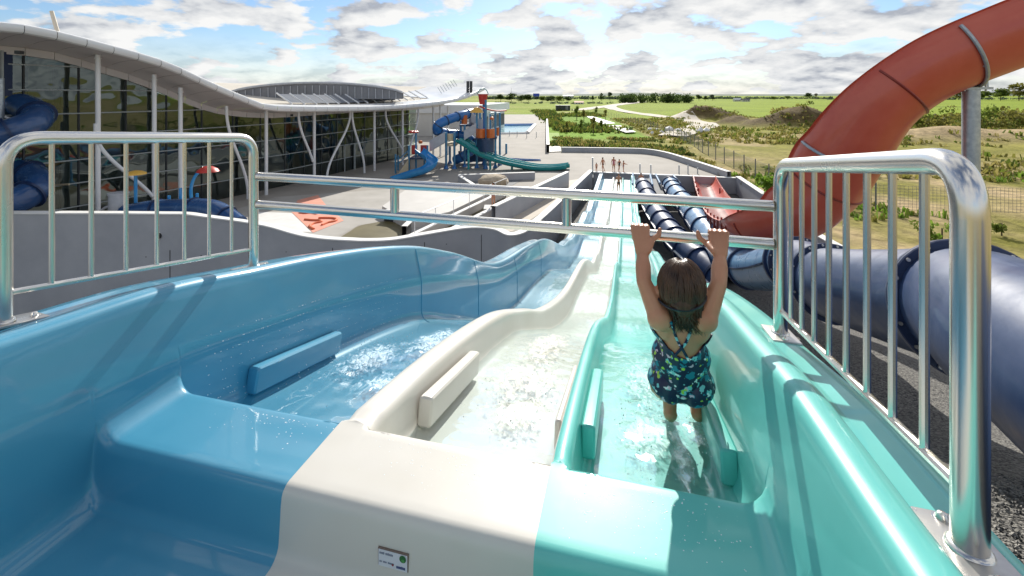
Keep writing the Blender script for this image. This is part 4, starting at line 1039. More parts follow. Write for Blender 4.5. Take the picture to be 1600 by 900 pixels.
for a, b, mt, par, lab in ((D(8.95, 31.2, 6.2), D(10.3, 36.2, 6.35), 'runout_pale', nv2, ''), (D(10.85, 31.2, 6.15), D(12.0, 35.8, 6.35), 'runout_pale', nv, '')):
    flume('run_out', [a, a.lerp(b, .5), b], .62, mt, par, step=5)
    for s in (-1, 1):
        d = (b-a).normalized(); sd = Vector((d.y, -d.x, 0))*s*.66
        MB().tube([a+sd+Vector((0, 0, .05)), b+sd+Vector((0, 0, .05))], .07, 8).build('side_rail', 'tube_sky', par)
# grey walkway between slide and tubes
MB().prism([(W(31, 1.35, 0).x, W(31, 1.35, 0).y), (W(36.5, 1.35, 0).x, W(36.5, 1.35, 0).y), (W(36.5, 2.5, 0).x, W(36.5, 2.5, 0).y), (W(31, 2.5, 0).x, W(31, 2.5, 0).y)], -.5, .05).build('walkway', 'deck_dark', None, smooth=False, label='grey walkway strip between the lanes and the navy tube', cat='walkway')
# poles at the end of the lanes
for i, (px, ty) in enumerate(((926, 246), (1000, 256), (1017, 257), (1061, 258), (1075, 258), (1090, 262))):
    q = G(px, 272); MB().cyl(q, q+Vector((0, 0, (272-ty)/FPX*q.y)), .05, n=8).build('marker_post', 'galvanised', None, label='thin grey post standing at the end of the slide pit', cat='post', group='posts at the end of the slides')
# timber edging by the tube
for a, b in (((2.2, 1.55), (4.8, 2.15)), ((2.5, 1.30), (4.4, 1.80))):
    p, q = W(a[0], a[1], gravel_drop(*a)-.05), W(b[0], b[1], gravel_drop(*b)-.05); d = q-p; M = Matrix((d.normalized(), Vector((0, 0, 1)).cross(d).normalized(), d.normalized().cross(Vector((0, 0, 1)).cross(d).normalized()))).transposed()
    MB().rbox((p+q)/2, (d.length, .12, .05), M, .008).build('timber_board', material('timber', (.22, .15, .10), .8, (.33, .25, .18), 4).name if 'timber' not in MATS else 'timber', None, label='weathered brown timber board lying on the gravel, %s one' % ('upper' if a[0] < 2.4 else 'lower'), cat='board')

# ================================================================== red slide
rd = thing('red_slide', D(8.7, 12.5, 6.6), 'big open red flume curving down from upper right to its run-out', 'water slide')
RP = [D(15.2, 9.4, -3.3), D(13.2, 10.1, -2.05), D(11.5, 10.7, -1.28), D(10.2, 11.2, -.55), D(9.40, 11.6, .32), D(8.92, 12.0, 1.38), D(8.62, 12.5, 2.35), D(8.15, 13.1, 3.20), D(7.75, 14.2, 3.85), D(8.1, 16.0, 4.35), D(9.0, 19, 4.85), D(10.8, 24, 5.5), D(13.0, 30, 6.05), D(15.2, 36.0, 6.3)]
RP = [p+Vector((-.22, 0, .20))*(1 if k < 5 else max(0, (7-k)/3)) for k, p in enumerate(RP)]
red_r = lambda i: .97 if i < 60 else max(.78, .97-.19*(i-60)/30)
fo, rpath = flume('flume', RP, red_r, 'gel_red', rd, R(72), R(288), .09, 30, .03, arcf=lambda i: (R(92+4*ss(66, 88, i)), R(306-42*ss(66, 88, i))), step=10)
def rring(k, mt, name, w=.05, r_=.04, a0=R(96), a1=R(298)):
    a0, a1 = (a0, a1) if k < 70 else (R(100), R(260))
    r_ = red_r(k)+r_
    d = (rpath[k+1]-rpath[k-1]).normalized(); up = Vector((0, 0, 1)); nrm = (up-d*up.dot(d)).normalized(); bn = d.cross(nrm); c = rpath[k]
    pts = [c+(nrm*math.cos(a0+(a1-a0)*j/24)+bn*math.sin(a0+(a1-a0)*j/24))*r_ for j in range(25)]
    return MB().tube(pts, w, 8).build(name, mt, rd), pts
for k in (12, 36, 60, 80, 98, 112): rring(k, 'gel_red_dark', 'joint', .03, .035)
for k in (25, 52): rring(k, 'galvanised', 'cradle', .04, .07)
_, cp = rring(25, 'galvanised', 'cradle', .035, .07)
low = min(cp, key=lambda p: p.z); 
sup = thing('slide_support', (low.x+.1, low.y, -.1), 'galvanised steel column holding up the red flume', 'support column')
top = P(1517, 136, low.y)
base = Vector((top.x, top.y, 0))
MB().cyl(base+Vector((0, 0, -.2)), (top.x, top.y, top.z-.06), .165, n=20).build('column', 'galvanised', sup)
MB().box((top.x, top.y, top.z-.03), (.72, .34, .06)).build('head_plate', 'galvanised', sup); MB().box((top.x, top.y, top.z+.07), (.6, .2, .1)).build('saddle', 'galvanised', sup)
for s in (-1, 1):
    c = Vector((top.x+s*.38, top.y, top.z-.02)); k = min(cp, key=lambda p: abs(p.x-c.x)); MB().tube([c, Vector((c.x, c.y, k.z-.02)), k], .035, 8).build('bracket', 'galvanised', sup)
    for t_ in (-.1, .1): MB().cyl((top.x+s*.25, top.y+t_, top.z-.10), (top.x+s*.25, top.y+t_, top.z+.04), .022, n=8).build('bolt', 'steel_plate', sup)
# legs of the red run-out
for k in (88, 96, 104, 112, 120):
    c = rpath[k]
    for s in (-1, 1): MB().cyl((c.x+s*.7, c.y, -1.6), (c.x+s*.7, c.y, c.z-.1), .05, n=8).build('leg', 'gel_red_dark', rd)
for k in range(84, 126, 3):
    c = rpath[k]; d = (rpath[k+1]-rpath[k-1]).normalized(); sd = Vector((d.y, -d.x, 0)).normalized()
    MB().cyl(c-sd*.80+Vector((0, 0, .02)), c-sd*.80+Vector((0, 0, -.75)), .03, n=6).build('stiffener', 'gel_red_dark', rd)
rows = []
for k in range(80, 129):
    c = rpath[k]; d = (rpath[k+1]-rpath[k-1]).normalized(); sd = Vector((d.y, -d.x, 0)).normalized(); z = c.z-.62
    rows.append([(c.x+sd.x*t, c.y+sd.y*t, z+.02*mnoise.noise((c.x*3, c.y*3, t*4))) for t in (-.42, -.2, 0, .2, .42)])
o = MB().grid(rows).build('water', 'lane_water', None, sharp=None, kind='structure', label='foaming water in the red run-out')
at = o.data.attributes.new('foam', 'FLOAT', 'POINT'); at.data.foreach_set('value', [.55]*len(o.data.vertices))
# ================================================================== water playground
pg = thing('play_tower', G(745, 264), 'tall blue and orange water play tower with tipping bucket and slides', 'playground')
def Q(px, py, Y=40.0): return P(px, py, Y)
def post(px, ty, Y, mt='play_post', r_=.10, by=None):
    q = Q(px, ty, Y); b = Vector((q.x, q.y, 0)); c_ = MB().cyl(b, q, r_, n=10).build('post', mt, pg)
    MB().lathe(b, [(r_*2.2, 0), (r_*2.2, .05), (r_*1.2, .25), (r_, .3)], 10).build('foot', 'play_blue', c_)
for px, ty, Y in ((697, 207, 40), (710, 207, 40), (726, 195, 41), (745, 173, 40.5), (759, 156, 40), (774, 175, 40.5), (781, 176, 42), (735, 180, 44), (750, 172, 44.5), (766, 178, 44.5), (703, 207, 43), (720, 186, 44), (756, 150, 42.5)): post(px, ty, Y)
# decks
def deckbox(pxa, pxb, py, Ya, Yb, mt, name='deck', th=.15):
    a, b = Q(pxa, py, Ya), Q(pxb, py, Ya); MB().prism([(a.x, Ya), (b.x, Ya), (b.x, Yb), (a.x, Yb)], a.z-th, a.z).build(name, mt, pg, smooth=False)
deckbox(743, 776, 215, 40, 44.5, 'play_dark'); deckbox(695, 712, 226, 40, 43, 'play_sand'); deckbox(718, 748, 195, 41.5, 44.5, 'play_dark')
def curved_panel(pxa, pxb, y0, y1, Y, bulge, mt, name, n=10):
    rows = []
    for k in range(n+1):
        t = k/n; px = pxa+(pxb-pxa)*t; d = Y-bulge*math.sin(t*math.pi); a = Q(px, y0, Y); b = Q(px, y1, Y); rows.append([(a.x, d, a.z), (b.x, d, b.z), (b.x, d+.06, b.z), (a.x, d+.06, a.z)])
    return MB().grid(rows, closed=True).build(name, mt, pg)
curved_panel(744, 759, 201, 215, 40, .5, 'play_orange', 'orange_panel'); curved_panel(759.5, 773, 201, 215, 40, .5, 'play_orange', 'orange_panel'); curved_panel(774.5, 780, 199, 212, 41.5, .2, 'play_orange', 'orange_panel')
curved_panel(745, 772, 216, 236, 40.3, .7, 'play_dark', 'drum_panel'); curved_panel(721, 730, 180, 194, 41.3, .2, 'play_orange', 'orange_panel'); curved_panel(698, 709, 209, 220, 40.1, .1, 'play_sand', 'tan_panel')
curved_panel(716, 776, 236, 252, 43.5, .4, 'play_dark', 'drum_panel')
# stairs with grey mesh sides
def stair(p0, p1, h, Y):
    a, b = Q(*p0, Y), Q(*p1, Y)
    MB().add([a, b, b+Vector((0, 0, h)), a+Vector((0, 0, h)), a+Vector((0, .05, 0)), b+Vector((0, .05, 0)), b+Vector((0, .05, h)), a+Vector((0, .05, h))], [(0, 1, 2, 3), (7, 6, 5, 4), (0, 3, 7, 4), (1, 5, 6, 2), (2, 6, 7, 3), (0, 4, 5, 1)]).build('mesh_side', 'play_grey', pg, smooth=False)
    n = 7
    for k in range(n):
        q = a.lerp(b, (k+.5)/n); MB().box((q.x, q.y+.5, q.z+.03), (abs(b.x-a.x)/n, .9, .05)).build('tread', 'play_grey', pg, smooth=False)
stair((671, 237), (695, 223), .95, 39.6); stair((725, 219), (744, 207), .85, 40.2); stair((736, 190), (757, 208), .9, 42)
# blue spiral tube
pth = smooth_path([Q(737, 176, 43), Q(722, 180, 41.5), Q(703, 186, 40.5), Q(686, 194, 40), Q(684, 204, 40.3), Q(698, 208.5, 41.5), Q(718, 211, 42.5), Q(735, 218, 43), Q(742, 230, 42.5), Q(725, 243, 41.5), Q(712, 250, 42)], 7)
MB().tube(pth, .42, 16).build('spiral_tube', 'play_blue', pg)
for k in range(4, len(pth)-2, 6):
    d = (pth[k+1]-pth[k-1]).normalized(); MB().tube([pth[k]-d*.04, pth[k]+d*.04], .48, 16).build('tube_joint', 'play_dark', pg)
# teal double slide
for off in (0, .85):
    pts = [Q(716, 216, 40), Q(728, 223, 39.8), Q(748, 236, 39.6), Q(775, 246.5, 39.4), Q(803, 253.5, 39.2), Q(835, 259, 39), Q(862, 259.5, 39), Q(884, 257, 39)]
    flume('teal_flume', [p+Vector((off*.45, off, 0)) for p in pts], .40, 'play_teal', pg, R(90), R(270), .06, 10, .02)
for px, py in ((732, 226), (766, 243), (800, 253)):
    q = Q(px, py, 39.6); MB().cyl((q.x, q.y, 0), (q.x, q.y, q.z-.3), .10, n=8).build('slide_leg', 'play_teal', pg)
flume('navy_flume', [Q(790, 247, 45), Q(815, 248.5, 45), Q(845, 249.5, 45)], .38, 'play_blue', pg, R(90), R(270), .06, 10, .02)
# top: bucket, cap, pipes
q = Q(754.5, 163, 41); MB().lathe(q, [(0, 0), (.30, 0), (.44, .86), (.49, .87), (.49, .93), (.42, .93), (.38, .5), (0, .45)], 18).build('tipping_bucket', 'play_red', pg)
MB().tube(smooth_path([q+Vector((-.5, 0, .9)), q+Vector((-.25, 0, 1.35)), q+Vector((.25, 0, 1.35)), q+Vector((.5, 0, .9))], 5), .035, 6).build('bucket_bail', 'play_teal', pg)
q = Q(745, 176, 40.5); MB().lathe(q, [(.62, 0), (.5, .22), (.25, .42), (.06, .5), (0, .5)], 14).build('cap_roof', 'play_yellow', pg)
MB().tube(smooth_path([Q(749, 166, 40), Q(760, 170, 40), Q(775, 173, 40.2), Q(791, 172.5, 41)], 5), .07, 8).build('spray_pipe', 'play_red', pg)
MB().tube([Q(766, 176, 40.5), Q(780, 176, 42)], .05, 6).build('pipe', 'play_post', pg)
for px, py in ((768.5, 185.5), (657, 222.5)):
    q = Q(px, py, 39.5); MB().lathe(q-Vector((0, 0, .12)), [(0, 0), (.14, .03), (.2, .14), (.14, .26), (0, .3)], 10).build('splash_ball', 'play_orange', pg)
curved_panel(747, 758, 186, 200, 41, .1, 'play_grey', 'net_panel'); curved_panel(733, 742, 184, 196, 43, .1, 'play_grey', 'net_panel')
MB().cyl(Vector((Q(757, 163, 41).x, 41, 0)), Q(756, 163, 41), .12, n=10).build('bucket_mast', 'play_blue', pg)
# small slide in front
sm = thing('toddler_slide', G(650, 268), 'small bright blue toddler slide with red splash flower beside the hall', 'playground')
def post2(px, ty, Y, r_=.08):
    q = Q(px, ty, Y); MB().cyl((q.x, q.y, 0), q, r_, n=8).build('post', 'play_post', sm)
for px, ty, Y in ((618, 241, 37.5), (622, 243, 39), (639, 227, 37.5), (650, 207, 38), (668, 227, 38), (663, 236, 39.5)): post2(px, ty, Y)
flume('blue_flume', [Q(655, 233, 38), Q(664, 240, 37.5), Q(674, 248, 37), Q(674, 255, 36.5), Q(662, 263, 36), Q(642, 269, 35.6), Q(611, 279.5, 35)], .42, 'play_sky', sm, R(80), R(280), .07, 12, .025)
a, b = Q(621, 264, 37), Q(641, 244, 38); MB().prism([(a.x, 37), (b.x, 37), (b.x, 38.2), (a.x, 38.2)], 0, .1).build('ramp_base', 'play_sand', sm)
MB().add([(a.x, 37, 0), (b.x, 37.2, 0), (b.x, 37.2, 1.2), (a.x, 38.2, 0), (b.x, 38.2, 0), (b.x, 38.2, 1.2)], [(0, 1, 2), (5, 4, 3), (0, 2, 5, 3), (1, 4, 5, 2), (0, 3, 4, 1)]).build('climbing_ramp', 'play_sand', sm, smooth=False)
MB().prism([(Q(640, 240, 37.6).x, 37.6), (Q(668, 240, 37.6).x, 37.6), (Q(668, 240, 37.6).x, 39.4), (Q(640, 240, 37.6).x, 39.4)], 1.15, 1.28).build('deck', 'play_dark', sm, smooth=False)
curved_panel_ = MB()
for px0, px1 in ((642, 651), (656, 667)):
    a, b = Q(px0, 231, 39), Q(px1, 231, 39); MB().box(((a.x+b.x)/2, 39.3, 1.75), (b.x-a.x, .06, .8)).build('guard_panel', 'play_red', sm, smooth=False)
q = Q(646, 208, 38)
for k in range(6):
    a = k*math.pi/3; MB().lathe(q+Vector((.24*math.cos(a), .24*math.sin(a), 0)), [(0, .0), (.17, .04), (.19, .12), (.1, .2), (0, .22)], 8).build('petal', 'play_red', sm)
for a, b in (((620, 258), (640, 240)), ((622, 250), (641, 232))): MB().tube([Q(*a, 37.4), Q(*b, 37.6)], .04, 6).build('handrail', 'play_post', sm)
q = G(791, 240); MB().cyl(q, q+Vector((0, 0, 1.1)), .12, n=10).build('shower_post', 'play_post', None, label='stout blue post on the deck right of the play tower', cat='post')
# posts on deck near the far pool
for px, py in ((796, 213), (808, 214), (823, 216), (838, 215)):
    q = G(px, py); MB().cyl(q, q+Vector((0, 0, .9)), .05, n=6).build('pool_post', 'galvanised', None, label='thin rope post standing before the far pool', cat='post', group='posts before the far pool')
# ================================================================== people
def capsule(mb, a, b, ra, rb, n=10, m=4):
    """round cone from a to b"""
    a = Vector(a); b = Vector(b); d = (b-a); L_ = d.length
    t = d/L_ if L_ > 1e-6 else Vector((0, 0, 1)); up = Vector((0, 0, 1)) if abs(t.z) < .9 else Vector((1, 0, 0))
    x = t.cross(up).normalized(); y = t.cross(x); rows = []
    prof = [(-ra*math.cos(math.pi/2*k/m), ra*math.sin(math.pi/2*k/m)+1e-4) for k in range(m+1)]+[(L_+rb*math.sin(math.pi/2*k/m), rb*math.cos(math.pi/2*k/m)+1e-4) for k in range(m+1)]
    for s, r_ in prof: rows.append([a+t*s+(x*math.cos(2*math.pi*k/n)+y*math.sin(2*math.pi*k/n))*r_ for k in range(n)])
    base = len(mb.v); mb.grid(rows, closed=True)
    mb.f.append(tuple(base+k for k in reversed(range(n)))); mb.mi.append(0); o = base+(len(rows)-1)*n; mb.f.append(tuple(o+k for k in range(n))); mb.mi.append(0)
def ellip(mb, c, rx, ry, rz, M=None, n=16, m=10):
    rows = []
    for i in range(m+1):
        a = math.pi*i/m; rr = max(math.sin(a), .004)
        row = []
        for k in range(n):
            p = Vector((rx*rr*math.cos(2*math.pi*k/n), ry*rr*math.sin(2*math.pi*k/n), -rz*math.cos(a)))
            if M is not None: p = M @ p
            row.append(Vector(c)+p)
        rows.append(row)
    base = len(mb.v); mb.grid(rows, closed=True)
    mb.f.append(tuple(base+k for k in reversed(range(n)))); mb.mi.append(0); o = base+m*n; mb.f.append(tuple(o+k for k in range(n))); mb.mi.append(0)
def fuse(mb, name, voxel, smooth_it=6, fac=.5):
    """weld overlapping volumes into one continuous skin"""
    me = bpy.data.meshes.new(name+'_src'); me.from_pydata([tuple(p) for p in mb.v], [], mb.f); me.update()
    bm = bmesh.new(); bm.from_mesh(me); bmesh.ops.recalc_face_normals(bm, faces=bm.faces); bm.to_mesh(me); bm.free()
    o = bpy.data.objects.new(name+'_src', me); COL.objects.link(o)
    r_ = o.modifiers.new('r', 'REMESH'); r_.mode = 'VOXEL'; r_.voxel_size = voxel
    s = o.modifiers.new('s', 'SMOOTH'); s.iterations = smooth_it; s.factor = fac
    dg = bpy.context.evaluated_depsgraph_get(); res = bpy.data.meshes.new_from_object(o.evaluated_get(dg)); bpy.data.objects.remove(o); bpy.data.meshes.remove(me)
    res.name = name; return res
RT = Vector((DV[0], DV[1], 0)); FW = Vector((DU[0], DU[1], 0)); UP = Vector((0, 0, 1)); RM = Matrix((RT, FW, UP)).transposed()
def bar_at(px):
    lo, hi = 0., 1.
    for _ in range(50):
        m = (lo+hi)/2; q = barpt(m, DB0+(DB1-DB0)*m)
        if 800+FPX*q.x/q.y < px: lo = m
        else: hi = m
    return barpt(lo, DB0+(DB1-DB0)*lo)
def floral():
    m = bpy.data.materials.new('floral_suit'); m.use_nodes = True; nt = m.node_tree; N = nt.nodes; L = nt.links; p = N['Principled BSDF']; p.inputs['Roughness'].default_value = .45
    tc = N.new('ShaderNodeTexCoord')
    nzw = N.new('ShaderNodeTexNoise'); nzw.inputs['Scale'].default_value = 75; L.new(tc.outputs['Object'], nzw.inputs['Vector'])
    col = None
    prev = (.010, .016, .055, 1)
    last = None
    for sc_, th, c, seed in ((22, .36, (.015, .22, .31, 1), 0), (26, .29, (.22, .58, .60, 1), 3.3), (27, .19, (.70, .48, .58, 1), 7.1), (33, .18, (.45, .68, .06, 1), 11.7), (25, .15, (.80, .84, .82, 1), 15.2)):
        mp = N.new('ShaderNodeMapping'); mp.inputs['Location'].default_value = (seed, seed*.7, seed*.3); L.new(tc.outputs['Object'], mp.inputs[0])
        vo = N.new('ShaderNodeTexVoronoi'); vo.inputs['Scale'].default_value = sc_; L.new(mp.outputs[0], vo.inputs['Vector'])
        ad = N.new('ShaderNodeMath'); ad.operation = 'MULTIPLY_ADD'; L.new(nzw.outputs[0], ad.inputs[0]); ad.inputs[1].default_value = .95; L.new(vo.outputs['Distance'], ad.inputs[2])
        lt_ = N.new('ShaderNodeMath'); lt_.operation = 'LESS_THAN'; L.new(ad.outputs[0], lt_.inputs[0]); lt_.inputs[1].default_value = th+.47
        mx = N.new('ShaderNodeMix'); mx.data_type = 'RGBA'; L.new(lt_.outputs[0], mx.inputs[0])
        if last is None: mx.inputs[6].default_value = prev
        else: L.new(last, mx.inputs[6])
        mx.inputs[7].default_value = c; last = mx.outputs[2]
    L.new(last, p.inputs['Base Color']); MATS['floral_suit'] = m
floral(); material('goggle', (.012, .013, .018), .3)
def child():
    HL, HR = bar_at(1000), bar_at(1122)
    bd = (barpt(1, DB1)-barpt(0, DB0)).normalized()
    wl, wr = P(1004, 399, 1.85), P(1125, 402, 1.78); el, er = P(1006, 440, 1.755), P(1123, 444, 1.69); sl, sr = P(1031, 497, 1.69), P(1101, 499, 1.655)
    mb = MB()
    for w, e, s in ((wl, el, sl), (wr, er, sr)):
        capsule(mb, w, w.lerp(e, .4), .0230, .0300); capsule(mb, w.lerp(e, .4), e, .0305, .0285); capsule(mb, e, e.lerp(s, .55), .0285, .0350); capsule(mb, e.lerp(s, .4), s, .034, .042)
        ellip(mb, s, .047, .045, .047)
    chest = P(1066, 522, 1.70)+FW*.045; belly = P(1066, 566, 1.73)+FW*.045; hip = P(1066, 601, 1.76)+FW*.05
    ellip(mb, chest+UP*.015, .112, .072, .085, RM); ellip(mb, belly, .104, .070, .085, RM); ellip(mb, hip, .112, .082, .075, RM)
    capsule(mb, chest, hip, .078, .085, 14)
    for s in (sl, sr): capsule(mb, s, chest+UP*.035, .042, .062)
    for s in (-1, 1):                                   # shoulder blades and buttocks
        ellip(mb, chest+RT*s*.055-FW*.035+UP*.02, .042, .034, .055, RM); ellip(mb, hip+RT*s*.052-FW*.030-UP*.022, .058, .060, .060, RM)
    neck = P(1066, 493, 1.685)+FW*.02; head = P(1066, 456, 1.672)+FW*.035
    capsule(mb, chest+UP*.06, neck+UP*.03, .046, .043)
    ellip(mb, head, .074, .090, .098, RM); ellip(mb, head+FW*.035-UP*.045, .052, .050, .050, RM)
    capsule(mb, head+FW*.085-UP*.005, head+FW*.105-UP*.028, .010, .014)         # nose
    for s in (-1, 1): ellip(mb, head+RT*s*.077-UP*.012, .012, .024, .032, RM)   # ears
    # legs: squatting, knees forward and feet flat on the lane
    for s, apx in ((-1, 1047), (1, 1090)):
        h0 = hip+RT*s*.058-UP*.030; an = P(apx, 640, 2.0); kn = Vector((an.x, an.y, 0))+FW*.14; kn.z = CAMZ-1.19
        capsule(mb, h0, h0.lerp(kn, .5), .066, .058, 12); capsule(mb, h0.lerp(kn, .5), kn, .058, .044, 12)
        capsule(mb, kn, kn.lerp(an, .4), .043, .044); capsule(mb, kn.lerp(an, .4), an, .043, .028)
        heel = an-UP*.012-FW*.012; toe = an+FW*.14-UP*.045
        capsule(mb, heel, toe, .030, .020)
        for k in range(5): capsule(mb, toe+RT*(k-2)*.014, toe+RT*(k-2)*.016+FW*(.030-.004*abs(k-(1 if s > 0 else 3))), .010, .008, 6, 3)
    # hands over the bar
    n_up = UP; toward = -FW
    for hc, w, inw in ((HL, wl, 1), (HR, wr, -1)):
        kn_c = hc+UP*.030+toward*.018                     # knuckle line on top of the tube
        pal = hc+toward*.034-UP*.010
        for k in range(4):
            o = bd*((k-1.5)*.0182)
            capsule(mb, w+o*.45+UP*.012, kn_c+o, .0165, .0125, 8, 3)
        ellip(mb, pal+UP*.004, .036, .016, .028, RM)
        for k in range(4):                                 # fingers bend over and close on the far side
            o = bd*((k-1.5)*.0190); ln = (.92, 1.06, 1.0, .82)[k if inw < 0 else 3-k]
            p0 = kn_c+o*1.06+UP*.003; p1 = hc+o+UP*.034+FW*.012; p2_ = hc+o+FW*.034*ln+UP*.010; p3 = hc+o+FW*.028-UP*.020*ln
            ellip(mb, p0, .0118, .0118, .0118, None, 8, 6); capsule(mb, p0, p1, .0098, .0095, 8, 3); capsule(mb, p1, p2_, .0098, .0090, 8, 3); capsule(mb, p2_, p3, .0090, .0080, 8, 3)
        t0 = w+bd*inw*.020+UP*.020; t1 = hc+bd*inw*.050+toward*.034-UP*.008; t2 = hc+bd*inw*.074+toward*.029+UP*.008; t3 = hc+bd*inw*.080+toward*.014+UP*.030
        capsule(mb, t0, t1, .0155, .0122, 8, 3); capsule(mb, t1, t2, .0122, .0108, 8, 3); capsule(mb, t2, t3, .0108, .0090, 8, 3)
    me = fuse(mb, 'body', .0040, 6, .5); me.materials.append(MATS['skin'])
    root = thing('person', P(1068, 648, 2.0), 'child in a dark floral swimsuit hanging from the steel crossbar', 'person')
    body = link('body', me, root, sharp=None)
    # suit: the body's own surface between neckline and leg openings, lifted off the skin
    nv_ = len(me.vertices); co = np.empty(nv_*3, np.float32); no = np.empty(nv_*3, np.float32); me.vertices.foreach_get('co', co); me.vertices.foreach_get('normal', no); co = co.reshape(-1, 3); no = no.reshape(-1, 3)
    ctr = np.array(hip); d = co-ctr; t = d @ np.array(RT); f = d @ np.array(FW); z = co[:, 2]
    z_back = P(1066, 556, 1.70).z; z_top = np.where(f < .02, z_back+2.4*np.abs(t)**1.5, z_back+.10); z_leg = P(1066, 634, 1.75).z+np.clip(np.abs(t)-.02, 0, 1)*.52+np.where(f > .03, .03, 0)
    armp = np.abs(t) < .128
    ok = (z < z_top) & (z > z_leg) & armp & (f > -.16) & (f < .115)
    vs_ = []; idx = {}; fs = []
    for p in me.polygons:
        if all(ok[i] for i in p.vertices):
            q = []
            for i in p.vertices:
                if i not in idx: idx[i] = len(vs_); vs_.append(tuple(co[i]+no[i]*.0032))
                q.append(idx[i])
            fs.append(tuple(q))
    s_ = MB(); s_.v = vs_; s_.f = fs; s_.mi = [0]*len(fs); so = s_.build('swimsuit', 'floral_suit', root, sharp=None)
    so.modifiers.new('thick', 'SOLIDIFY').thickness = -.004
    # crossed straps: laid on the skin
    from mathutils.bvhtree import BVHTree
    bvh = BVHTree.FromPolygons([tuple(c) for c in co], [tuple(p.vertices) for p in me.polygons])
    def lay(pts, r_, name, mt, par):
        out = []
        for (px, py) in pts:
            dr = (P(px, py, 1.0)-Vector((0, 0, CAMZ))).normalized(); h = bvh.ray_cast(Vector((0, 0, CAMZ)), dr)
            if h[0] is not None: out.append(h[0]+h[1]*r_*.6)
        if len(out) > 2: MB().tube(out, r_, 6).build(name, mt, par)
    def seg(a, b, n=14): return [(a[0]+(b[0]-a[0])*k/n, a[1]+(b[1]-a[1])*k/n) for k in range(n+1)]
    lay(seg((1047, 503), (1060, 534), 8)+seg((1061, 536), (1076, 562), 8), .0055, 'strap', 'floral_suit', so)
    lay(seg((1083, 506), (1072, 534), 8)+seg((1070, 537), (1050, 560), 8), .0055, 'strap', 'floral_suit', so)
    # hair: a cap with strands combed from the crown to the nape
    hb = MB(); ellip(hb, head+UP*.008-FW*.008, .0775, .088, .0975, RM, 20, 14); capsule(hb, head-FW*.055-UP*.03, neck-FW*.035+UP*.005, .055, .026)
    hm = fuse(hb, 'hair', .005, 6); hm.materials.append(MATS['hair']); ho = link('hair', hm, root, sharp=None)
    mb = MB(); rnd = random.Random(4)
    for i in range(330):
        ph = R(rnd.uniform(-205, 25)); jit = rnd.uniform(-.5, .5); side = abs(math.cos(ph)); back = max(0, -math.sin(ph)); pts = []; n = 12
        end = 1.62+.5*back+rnd.uniform(-.15, .2); lift = rnd.uniform(.001, .0055)
        for k in range(n):
            th = .12+end*k/(n-1); a = ph+jit*k/n
            wv = .0025*math.sin(k*1.3+i); p = Vector((math.sin(th)*math.cos(a+wv*9)*(.0785+lift+wv*.5), math.sin(th)*math.sin(a+wv*9)*(.089+lift+wv*.5), math.cos(th)*(.0985+lift)))
            pts.append(head+UP*.008-FW*.008+RM @ p)
        if back > .25:
            tgt = neck-FW*.058-UP*rnd.uniform(.0, .050)+RT*rnd.gauss(.012, .026); pts += [pts[-1].lerp(tgt, .5)+UP*.006-FW*.006, tgt]
        r0 = rnd.uniform(.0024, .0046); rr = [r0*.7]+[r0]*(len(pts)-3)+[r0*.6, r0*.15]
        mb.tube(pts, rr, 5)
    so_ = mb.build('hair_strands', 'hair', ho, sharp=None); so_['kind'] = 'stuff'
    # goggle strap and face
    ring = []
    for k in range(41):
        a = 2*math.pi*k/40; ring.append(head-UP*(.022+.016*(-math.sin(a)))+RM @ Vector((.0855*math.cos(a), .098*math.sin(a)-.006, .012*math.cos(a))))
    MB().tube(ring[:-1], .0045, 6, closed=True).build('goggle_strap', 'goggle', root)
    for s in (-1, 1):
        e = head+FW*.083+RT*s*.030+UP*.002; q = MB(); ellip(q, e, .020, .012, .015, RM, 12, 8); q.build('goggle_lens', 'goggle', root)
    q = MB(); ellip(q, head+FW*.079-UP*.058, .018, .006, .006, RM, 10, 6); q.build('mouth', 'orange_mark', root)
child()
